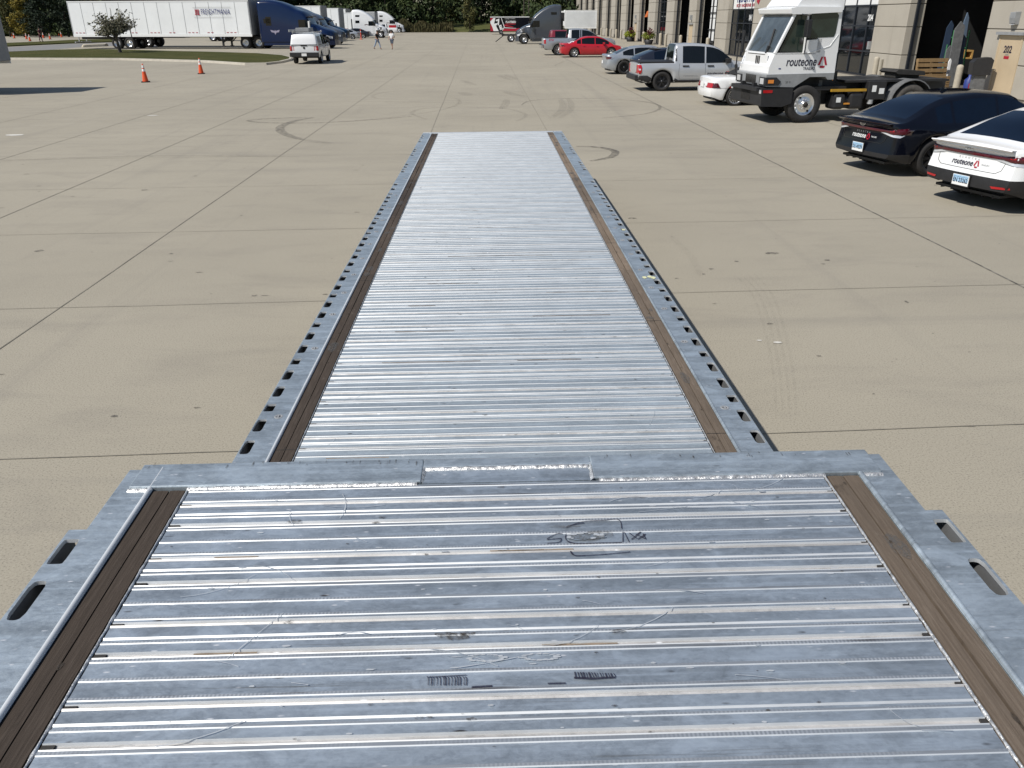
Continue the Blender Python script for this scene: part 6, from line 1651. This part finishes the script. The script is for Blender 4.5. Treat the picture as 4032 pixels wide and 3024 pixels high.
for i,(x,y,lb) in enumerate([(230,141,None),(234,142,None),(243,147,None),(172,150,None),(198,155,None),(57,151,None),(105,154,None),(120,166,None),(46,143,None)]):
    c=copy_tree(cone); c.location=G(x,y); c.location.z=.12 if i==7 else .004; s_=1.35 if i in(0,) else 1.0; c.scale=(s_,)*3; c['group']='orange traffic cones on the far lot'
    c['label']=['tallest cone in the far lot beside the trailer tail','small cone touching the tall one in the far lot','small cone just left of the trailer tail','cone right behind the person in dark red','cone midway between the person in dark red and the trailer','cone near the left trailer end in the far lot','brownish looking cone left of the person in dark red','whitish cone on the grass verge','farthest pale cone by the far kerb at the left'][i]
# tall red delineator
t=thing('marker_post','tall thin red marker post in front of the dark saloon','post',tuple(G(1422,155.5))); m=MB(); m.lathe([(.24,0),(.24,.05),(.06,.08),(.045,1.4),(.001,1.42)],axis='z',n=16); m.build('post',P('marker_red',(.55,.05,.02),.6),t)
m=MB(); m.lathe([(.054,1.0),(.052,1.15)],axis='z',n=16); m.build('band','white_plain',t)
# ================================================================ PEOPLE
def person(label,loc,rz,joints,top,bottom,shorts=False,s=1,hairc='hair',height=1.78):
    root=thing('person',label,'person',loc,rz,s=s)
    J=joints
    def skin(name,verts,edges,rad,mat,parent,root_i=0,sub=2):
        me=bpy.data.meshes.new(name); me.from_pydata(verts,edges,[]); me.update()
        o=bpy.data.objects.new(name,me); COL.objects.link(o); o.parent=parent
        sk=o.modifiers.new('skin','SKIN'); 
        for i,r_ in enumerate(rad): me.skin_vertices[0].data[i].radius=r_ if isinstance(r_,tuple) else (r_,r_)
        me.skin_vertices[0].data[root_i].use_root=True
        ss=o.modifiers.new('sub','SUBSURF'); ss.levels=ss.render_levels=sub
        me.materials.append(MAT[mat]); 
        sk.use_smooth_shade=True
        return o
    V=[];E=[];Rr=[]
    def v(n,p,r_): V.append(tuple(p));Rr.append(r_);return len(V)-1
    pel=v('p',J['pelvis'],(.15,.11)); w_=v('w',J['waist'],(.14,.10)); ch=v('c',J['chest'],(.17,.11)); nk=v('n',J['neck'],(.055,.055)); hd=v('h',J['head'],(.075,.09)); tp_=v('t',J['crown'],(.07,.085))
    E+=[(pel,w_),(w_,ch),(ch,nk),(nk,hd),(hd,tp_)]
    for sd in('l','r'):
        sh=v('s',J['sh'+sd],.06);el=v('e',J['el'+sd],.045);wr_=v('w',J['wr'+sd],.03);ha=v('h',J['ha'+sd],(.035,.02))
        E+=[(ch,sh),(sh,el),(el,wr_),(wr_,ha)]
        hp=v('hp',J['hp'+sd],.095);kn=v('k',J['kn'+sd],.06);an=v('a',J['an'+sd],.042);to=v('to',J['to'+sd],(.045,.03))
        E+=[(pel,hp),(hp,kn),(kn,an),(an,to)]
    bd=skin('body',V,E,Rr,'skin',root)
    # shirt
    V=[];Rr=[]; E=[]
    a=v('',J['pelvis'],(.17,.13));b=v('',J['waist'],(.165,.125));c=v('',J['chest'],(.19,.135));d=v('',Vector(J['neck'])-Vector((0,0,.03)),(.07,.07)); E=[(a,b),(b,c),(c,d)]
    for sd in('l','r'):
        sh=v('',J['sh'+sd],.075); m_=v('',Vector(J['sh'+sd]).lerp(Vector(J['el'+sd]),.8),.07); E+=[(c,sh),(sh,m_)]
    skin('shirt',V,E,Rr,top,root)
    V=[];Rr=[];E=[]; a=v('',Vector(J['pelvis'])+Vector((0,0,.02)),(.16,.125))
    for sd in('l','r'):
        hp=v('',J['hp'+sd],.115); kn=Vector(J['kn'+sd]); k=v('',Vector(J['hp'+sd]).lerp(kn,.97),.09 if shorts else .075); E+=[(a,hp),(hp,k)]
        if not shorts: an=v('',Vector(J['an'+sd])+Vector((0,0,.05)),.06); E+=[(k,an)]
    skin('trousers',V,E,Rr,bottom,root)
    for sd in('l','r'):
        V=[];Rr=[];E=[]; an=Vector(J['an'+sd]);to=Vector(J['to'+sd]); a=v('',an+(an-to).normalized()*.05-Vector((0,0,.03)),.045); b=v('',to,.045); c=v('',an+Vector((0,0,.02)),.05); E=[(a,b),(a,c)]
        skin('shoe',V,E,Rr,'black_cloth',root)
    hm=MB(); h=Vector(J['head'])+Vector((0,0,.06)); rows=[]
    for i in range(7):
        ph=math.pi*.5*i/6*1.15; rows.append([(h.x+.098*math.sin(ph)*math.cos(t),h.y+.112*math.sin(ph)*math.sin(t),h.z+.115*math.cos(ph)) for t in [2*math.pi*k/14 for k in range(15)]])
    hm.grid(rows).build('hair',hairc,root)
    fm=MB(); f=Vector(J['head'])
    fm.obox(f+Vector((0,-.10,.0)),(.022,0,0),(0,.03,0),(0,0,.05)); fm.build('nose','skin',root)
    em=MB()
    for s_ in(-1,1): em.obox(f+Vector((s_*.032,-.088,.03)),(.022,0,0),(0,.01,0),(0,0,.012))
    em.obox(f+Vector((0,-.088,-.05)),(.045,0,0),(0,.008,0),(0,0,.010)); em.build('eyes','ink',root)
    return root
def pose(stride=.30,arm=.25,bendl=.0,lean=0):
    J={'pelvis':(0,0,.95),'waist':(0,-.01+lean*.4,1.12),'chest':(0,-.02+lean,1.36),'neck':(0,-.02+lean*1.2,1.52),'head':(0,-.04+lean*1.3,1.64),'crown':(0,-.03+lean*1.3,1.73)}
    for s_,k in((1,'l'),(-1,'r')):
        st=stride*s_
        J['hp'+k]=(.09*s_,0,.90); J['kn'+k]=(.10*s_,-st*.55-.03,.50); J['an'+k]=(.10*s_,-st*.9+(.06 if st<0 else 0),.09 if st>0 else .13); J['to'+k]=(.11*s_,-st*.9-.15+(.04 if st<0 else 0),.04 if st>0 else .05)
        J['sh'+k]=(.19*s_,lean-.02,1.42); J['el'+k]=(.25*s_,.04+arm*s_*.45,1.15); J['wr'+k]=(.25*s_,-.08+arm*s_*.9,.92); J['ha'+k]=(.25*s_,-.10+arm*s_*.95,.84)
    return J
g=G(1487,194.5); J=pose(.34,.18,lean=-.03)
person('person in a black T-shirt and light blue jeans walking across the yard',g,R(60),J,'black_cloth','denim')
g=G(1545,194.5); J=pose(.28,.2)
J['ell']=(.30,.06,1.14); J['wrl']=(.22,-.16,1.10); J['hal']=(.14,-.22,1.12)
person('person in a white T-shirt and dark denim shorts walking across the yard',g,R(-15),J,'white_cloth','dark_denim',shorts=True)
g=G(164,168.5); g.z=.12; J=pose(.12,.1); J['ell']=(.3,-.12,1.2);J['wrl']=(.2,-.3,1.42);J['hal']=(.17,-.34,1.5)
person('person in dark red clothes standing on the far grass verge',g,R(90),J,'maroon_cloth','maroon_cloth')
# ================================================================ SMALL TREE on the island, hedges, tree line
LEAF={}
def leaf_mat(name,a,b,c):
    m,t,bs,co=newmat(name)
    n=noisetex(t,co,.55,5,.65); n2=noisetex(t,co,3.2,3,.6)
    col=ramp(t,n,[(.34,a),(.5,b),(.66,c)])
    col=mix(t,ramp(t,n2,[(.35,.5),(.6,0)]),col,tuple(x*.55 for x in a))
    t.links.new(col,bs.inputs['Base Color']); bs.inputs['Roughness'].default_value=.7; bs.inputs['Specular IOR Level'].default_value=.25
    return m
MAT['leaf0']=leaf_mat('leaf_dark',(.020,.034,.013),(.040,.062,.020),(.072,.088,.028))
MAT['leaf1']=leaf_mat('leaf_olive',(.040,.046,.014),(.078,.080,.024),(.14,.118,.034))
MAT['leaf2']=leaf_mat('leaf_green',(.028,.050,.016),(.055,.080,.024),(.095,.112,.034))
MAT['leaf3']=leaf_mat('leaf_yellow',(.09,.075,.012),(.17,.135,.016),(.26,.19,.02))
MAT['leaf4']=leaf_mat('leaf_deep',(.008,.016,.010),(.016,.028,.014),(.03,.045,.018))
MAT['bark']=P('bark',(.06,.05,.04),.95,0,.3,6)
def limb(m,a,b,r0,r1,seed,seg=4,n=7):
    a=Vector(a);b=Vector(b);p=a;rp=r0
    for i in range(1,seg+1):
        t=i/seg; q=a.lerp(b,t)+Vector((noise.noise((t*3,seed,0)),noise.noise((t*3,seed,5)),0))*(b-a).length*.10*(1-abs(2*t-1)*.3)
        r_=r0+(r1-r0)*t; m.cyl(p,q,rp,r_,n,caps=False); p=q;rp=r_
    return p
def big_tree(name,label,hgt,wid,matn,seed,leaves=1500,lsz=.42,trunk=.3,group=None,base=.02):
    rnd=random.Random(seed); root=thing(name,label,'tree',group=group)
    tm=MB(); top=(rnd.uniform(-.4,.4),rnd.uniform(-.4,.4),hgt*.62); limb(tm,(0,0,0),top,trunk,trunk*.45,seed)
    lumps=[]
    nl=rnd.randint(14,18)
    for i in range(nl):
        a=rnd.uniform(0,6.28); zf=base+.10+(.88-base-.05)*(i+.5)/nl; prof=math.sin(math.pi*min(1,(zf-base)/(1.02-base))**.75)
        rr=wid*.5*prof*rnd.uniform(.35,.85)
        c=Vector((rr*math.cos(a),rr*math.sin(a),hgt*zf)); lumps.append((c,wid*rnd.uniform(.17,.28),hgt*rnd.uniform(.08,.13)))
        if i%2==0: limb(tm,(top[0]*zf*.8,top[1]*zf*.8,hgt*max(.15,zf-.22)),c,trunk*.35,trunk*.10,seed+i,3,5)
    lumps.append((Vector((top[0],top[1],hgt*.9)),wid*.17,hgt*.1)); lumps.append((Vector((0,0,hgt*.5)),wid*.28,hgt*.2))
    tm.build('trunk','bark',root)
    m=MB(); 
    for i in range(leaves):
        c,r_,h_=rnd.choice(lumps); v=Vector((rnd.gauss(0,1),rnd.gauss(0,1),rnd.gauss(0,1))).normalized()*(rnd.random()**.35)*rnd.uniform(.8,1.2)
        p=c+Vector((v.x*r_,v.y*r_,v.z*h_)); n_=(v+Vector((rnd.uniform(-.8,.8),rnd.uniform(-.8,.8),rnd.uniform(-.3,.9)))).normalized(); b=n_.orthogonal().normalized(); a2=n_.cross(b); 
        q=rnd.uniform(0,3.14); b,a2=b*math.cos(q)+a2*math.sin(q),a2*math.cos(q)-b*math.sin(q); s=lsz*rnd.uniform(.5,1.3)
        m.add([p-b*s,p-a2*s*.45,p+b*s,p+a2*s*.55],[(0,1,2,3)])
    m.build('crown',matn,root); return root
kinds=[('leaf0','dark green broad tree in the far wood'),('leaf1','olive brown tree in the far wood'),('leaf2','mid green tree in the far wood'),('leaf3','yellow leaved tree in the far wood'),('leaf4','very dark evergreen looking tree in the far wood')]
protos=[]
for i,(mm,lb) in enumerate(kinds):
    for j in range(2 if i!=3 else 1):
        protos.append((i,big_tree('wood_tree',lb,14+j*2.5,9.5+j,mm,100+i*7+j,1900,.46,.32,group='trees of the far wood')))
used_p=set()
def put_tree(kind,x,y,s,rz,label=None,sz=None):
    c=[k for k in protos if k[0]==kind]; o=random.Random(int(x*31+y)).choice(c)[1]
    if o.name in used_p: o=copy_tree(o)
    else: used_p.add(o.name)
    o.location=(x,y,0); o.rotation_euler=(0,0,rz); o.scale=(s,s,s*(sz or 1))
    if label: o['label']=label
    return o
rt=random.Random(21)
def tree_x(px,Y): return X2(px,100,Y)[0]
px=-120
while px<2560:
    Y=rt.uniform(192,203) if px>300 else rt.uniform(170,182)
    if 1740<px<2120: Y+=13
    k=rt.choices([0,1,2,4],[4,2.5,2.5,2.2])[0]
    put_tree(k,tree_x(px,Y),Y,rt.uniform(.75,1.05),rt.uniform(0,6),None,rt.uniform(.9,1.15))
    px+=rt.uniform(48,80)
px=-160
while px<2560:
    Y=rt.uniform(212,222) if px>300 else rt.uniform(192,200)
    k=rt.choices([0,1,2,4],[4,1.5,2,3])[0]
    put_tree(k,tree_x(px,Y),Y,rt.uniform(.9,1.15) if px>150 else rt.uniform(.62,.78),rt.uniform(0,6),None,rt.uniform(.95,1.2))
    px+=rt.uniform(70,105)
put_tree(3,tree_x(86,160),160,.48,1,'bright yellow tree at the far left of the wood')
put_tree(4,tree_x(160,158),158,.60,2,'round nearly black tree standing on the lawn at the far left',.8)
put_tree(4,tree_x(262,160),160,.66,3,'dark tree partly behind the tail of the lettered trailer')
put_tree(1,tree_x(30,162),162,.52,4,'olive tree beside the yellow one at the far left')
put_tree(1,tree_x(1850,186),187,.36,4,'small olive sapling tree just left of the black and red trailer',1.5)
for k,o in protos:
    if o.name not in used_p:
        for ch in list(o.children): bpy.data.objects.remove(ch)
        bpy.data.objects.remove(o)
# undergrowth and tall weeds at the far edge: countless stems
def weeds(name,label,x0,x1,y0,y1,n,h0,h1,mat,seed,w=.25,kind='stuff',grow=None):
    rnd=random.Random(seed); m=MB()
    for i in range(n):
        x=rnd.uniform(x0,x1);y=rnd.uniform(y0,y1); h=rnd.uniform(h0,h1)*(grow(x) if grow else 1)*(.55+.9*(noise.noise((x*.35,y*.3,seed))+.5)); a=rnd.uniform(0,3.14); dx,dy=math.cos(a)*w,math.sin(a)*w; lx,ly=rnd.uniform(-.3,.3),rnd.uniform(-.3,.3)
        m.add([(x-dx,y-dy,-.05),(x+dx,y+dy,-.05),(x+dx*.6+lx,y+dy*.6+ly,h),(x-dx*.3+lx,y-dy*.3+ly,h*.9)],[(0,1,2,3)])
    return tag(m.build(name,mat),label,'vegetation',kind=kind)
def shrubs(name,label,x0,x1,y0,y1,n,h,mat,seed):
    rnd=random.Random(seed); m=MB()
    for i in range(n):
        x=rnd.uniform(x0,x1); y=rnd.uniform(y0,y1)+(13 if -10<x<7.5 and y0>185 else 0); hh=h*(.35+1.1*(noise.noise((x*.13,y*.1,seed))+.5)); z=hh*rnd.random()**.7
        p=Vector((x,y-(h-z)*.3,z)); n_=Vector((rnd.uniform(-1,1),rnd.uniform(-1,.3),rnd.uniform(-.4,1))).normalized(); b=n_.orthogonal().normalized();a2=n_.cross(b); q=rnd.uniform(0,3.1); b,a2=b*math.cos(q)+a2*math.sin(q),a2*math.cos(q)-b*math.sin(q); s=rnd.uniform(.25,.62)
        m.add([p-b*s,p-a2*s*.6,p+b*s,p+a2*s*.6],[(0,1,2,3)])
    return tag(m.build(name,mat),label,'vegetation',kind='stuff')
MAT['weed']=leaf_mat('dry_weed',(.055,.055,.022),(.085,.078,.032),(.12,.10,.045))
weeds('tall_weeds','tan and olive tall weeds along the far end of the yard',-33,-8,185.5,191.5,15000,.5,1.9,'weed',1,.10,grow=lambda x:1.5 if x<-22 else 1.0 if x<-12 else .8)
shrubs('undergrowth','dark undergrowth beneath the far trees',-90,50,190,203,13000,6.0,'leaf0',2)
shrubs('undergrowth','shrubs along the foot of the left wood',-140,-62,168,182,8000,4.5,'leaf2',3)
# bare utility poles at the far edge
for i,(px,hh) in enumerate([(2063,12),(2082,9)]):
    x=tree_x(px,190); t=thing('utility_pole',['taller thin dark pole right of the black and red trailer','shorter thin dark pole beside the taller one'][i],'pole',(x,190,0),group='utility poles at the far edge'); m=MB(); m.cyl((0,0,0),(0,0,hh),.14,.10,8); m.build('shaft','bark',t)
# the half bare little tree
rnd=random.Random(5)
st=thing('small_tree','small sparse half dead tree standing on the grass island','tree'); g=G(473,213); st.location=(g.x,g.y,.14)
tm=MB(); limb(tm,(0,0,0),(-.15,0,2.2),.09,.06,2,4,8); limb(tm,(.12,.05,0),(-.05,.05,1.1),.05,.05,4,3,6)
tips=[]
for i in range(44):
    z0=rnd.uniform(.9,2.3); a=rnd.uniform(0,6.28); L=rnd.uniform(.7,2.3)*(1.2-.14*z0); b=Vector((-.05+L*math.cos(a),L*math.sin(a),z0+L*rnd.uniform(.12,.60)))
    limb(tm,(-.15*min(1,z0/2),0,z0*.9),b,.035,.012,i,4,5); tips.append((b,L)) 
    for k in range(4):
        t=rnd.uniform(.35,1); p=Vector((-.15*min(1,z0/2),0,z0*.9)).lerp(b,t); q=p+Vector((rnd.uniform(-.5,.5),rnd.uniform(-.5,.5),rnd.uniform(.0,.5))); limb(tm,p,q,.016,.008,i*7+k,2,4); tips.append((q,.4))
limb(tm,(-.15,0,2.1),(-.1,0,3.4),.05,.015,9,5,6)
tm.build('trunk',P('grey_bark',(.11,.095,.085),.95,0,.25),st)
lm=MB()
for i in range(3300):
    b,L=rnd.choice(tips); p=Vector((-.12,0,1.7)).lerp(b,rnd.uniform(.25,1.06))+Vector((rnd.gauss(0,.10),rnd.gauss(0,.10),rnd.gauss(0,.10))); n_=Vector((rnd.uniform(-1,1),rnd.uniform(-1,1),rnd.uniform(-1,1))).normalized(); bb=n_.orthogonal().normalized();a2=n_.cross(bb);s=rnd.uniform(.05,.14)
    lm.add([p-bb*s,p-a2*s*.6,p+bb*s,p+a2*s*.6],[(0,1,2,3)])
lm.build('crown',P('dry_leaf',(.155,.15,.10),.8,0,.4,1.5),st); st.scale=(1.15,1.15,1.08)
t=thing('tree_stake','thin dark stake in the grass beside the small tree','stake'); g=G(531,200); t.location=(g.x,g.y,.14); m=MB(); m.cyl((0,0,0),(-.1,0,2.2),.05); m.build('post','bark',t)
# short grass blades on the island (far too many to count)
weeds('lawn_blades','short mown grass blades of the island',-1,-1,0,0,0,.0,.0,'grass',4) if False else None
# ---- surface marks and painted channel-end shadows, countless small pieces
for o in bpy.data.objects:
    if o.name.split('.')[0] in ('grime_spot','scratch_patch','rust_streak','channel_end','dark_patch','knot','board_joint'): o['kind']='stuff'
def split_two(o,axis):
    me=o.data; side=[(v.co[axis]>0) for v in me.vertices]
    for want in (True,False):
        bm=bmesh.new(); bm.from_mesh(me); bm.verts.ensure_lookup_table()
        bmesh.ops.delete(bm,geom=[bm.verts[i] for i in range(len(side)) if side[i]!=want],context='VERTS')
        if want: m2=me.copy(); bm.to_mesh(m2); c=o.copy(); c.data=m2; COL.objects.link(c); c.parent=o.parent
        else: bm.to_mesh(me)
        bm.free()
for o in list(bpy.data.objects):
    n=o.name.split('.')[0]
    if o.type!='MESH' or not o.parent: continue
    if n in ('landing_leg','side_rib','side_rail','main_beam','gooseneck_beam') : 
        p_=o.parent.name.split('.')[0]
        if n=='side_rail' and p_=='step_deck_trailer': continue
        split_two(o,0 if p_=='step_deck_trailer' else 1)
sc.cycles.use_denoising=True
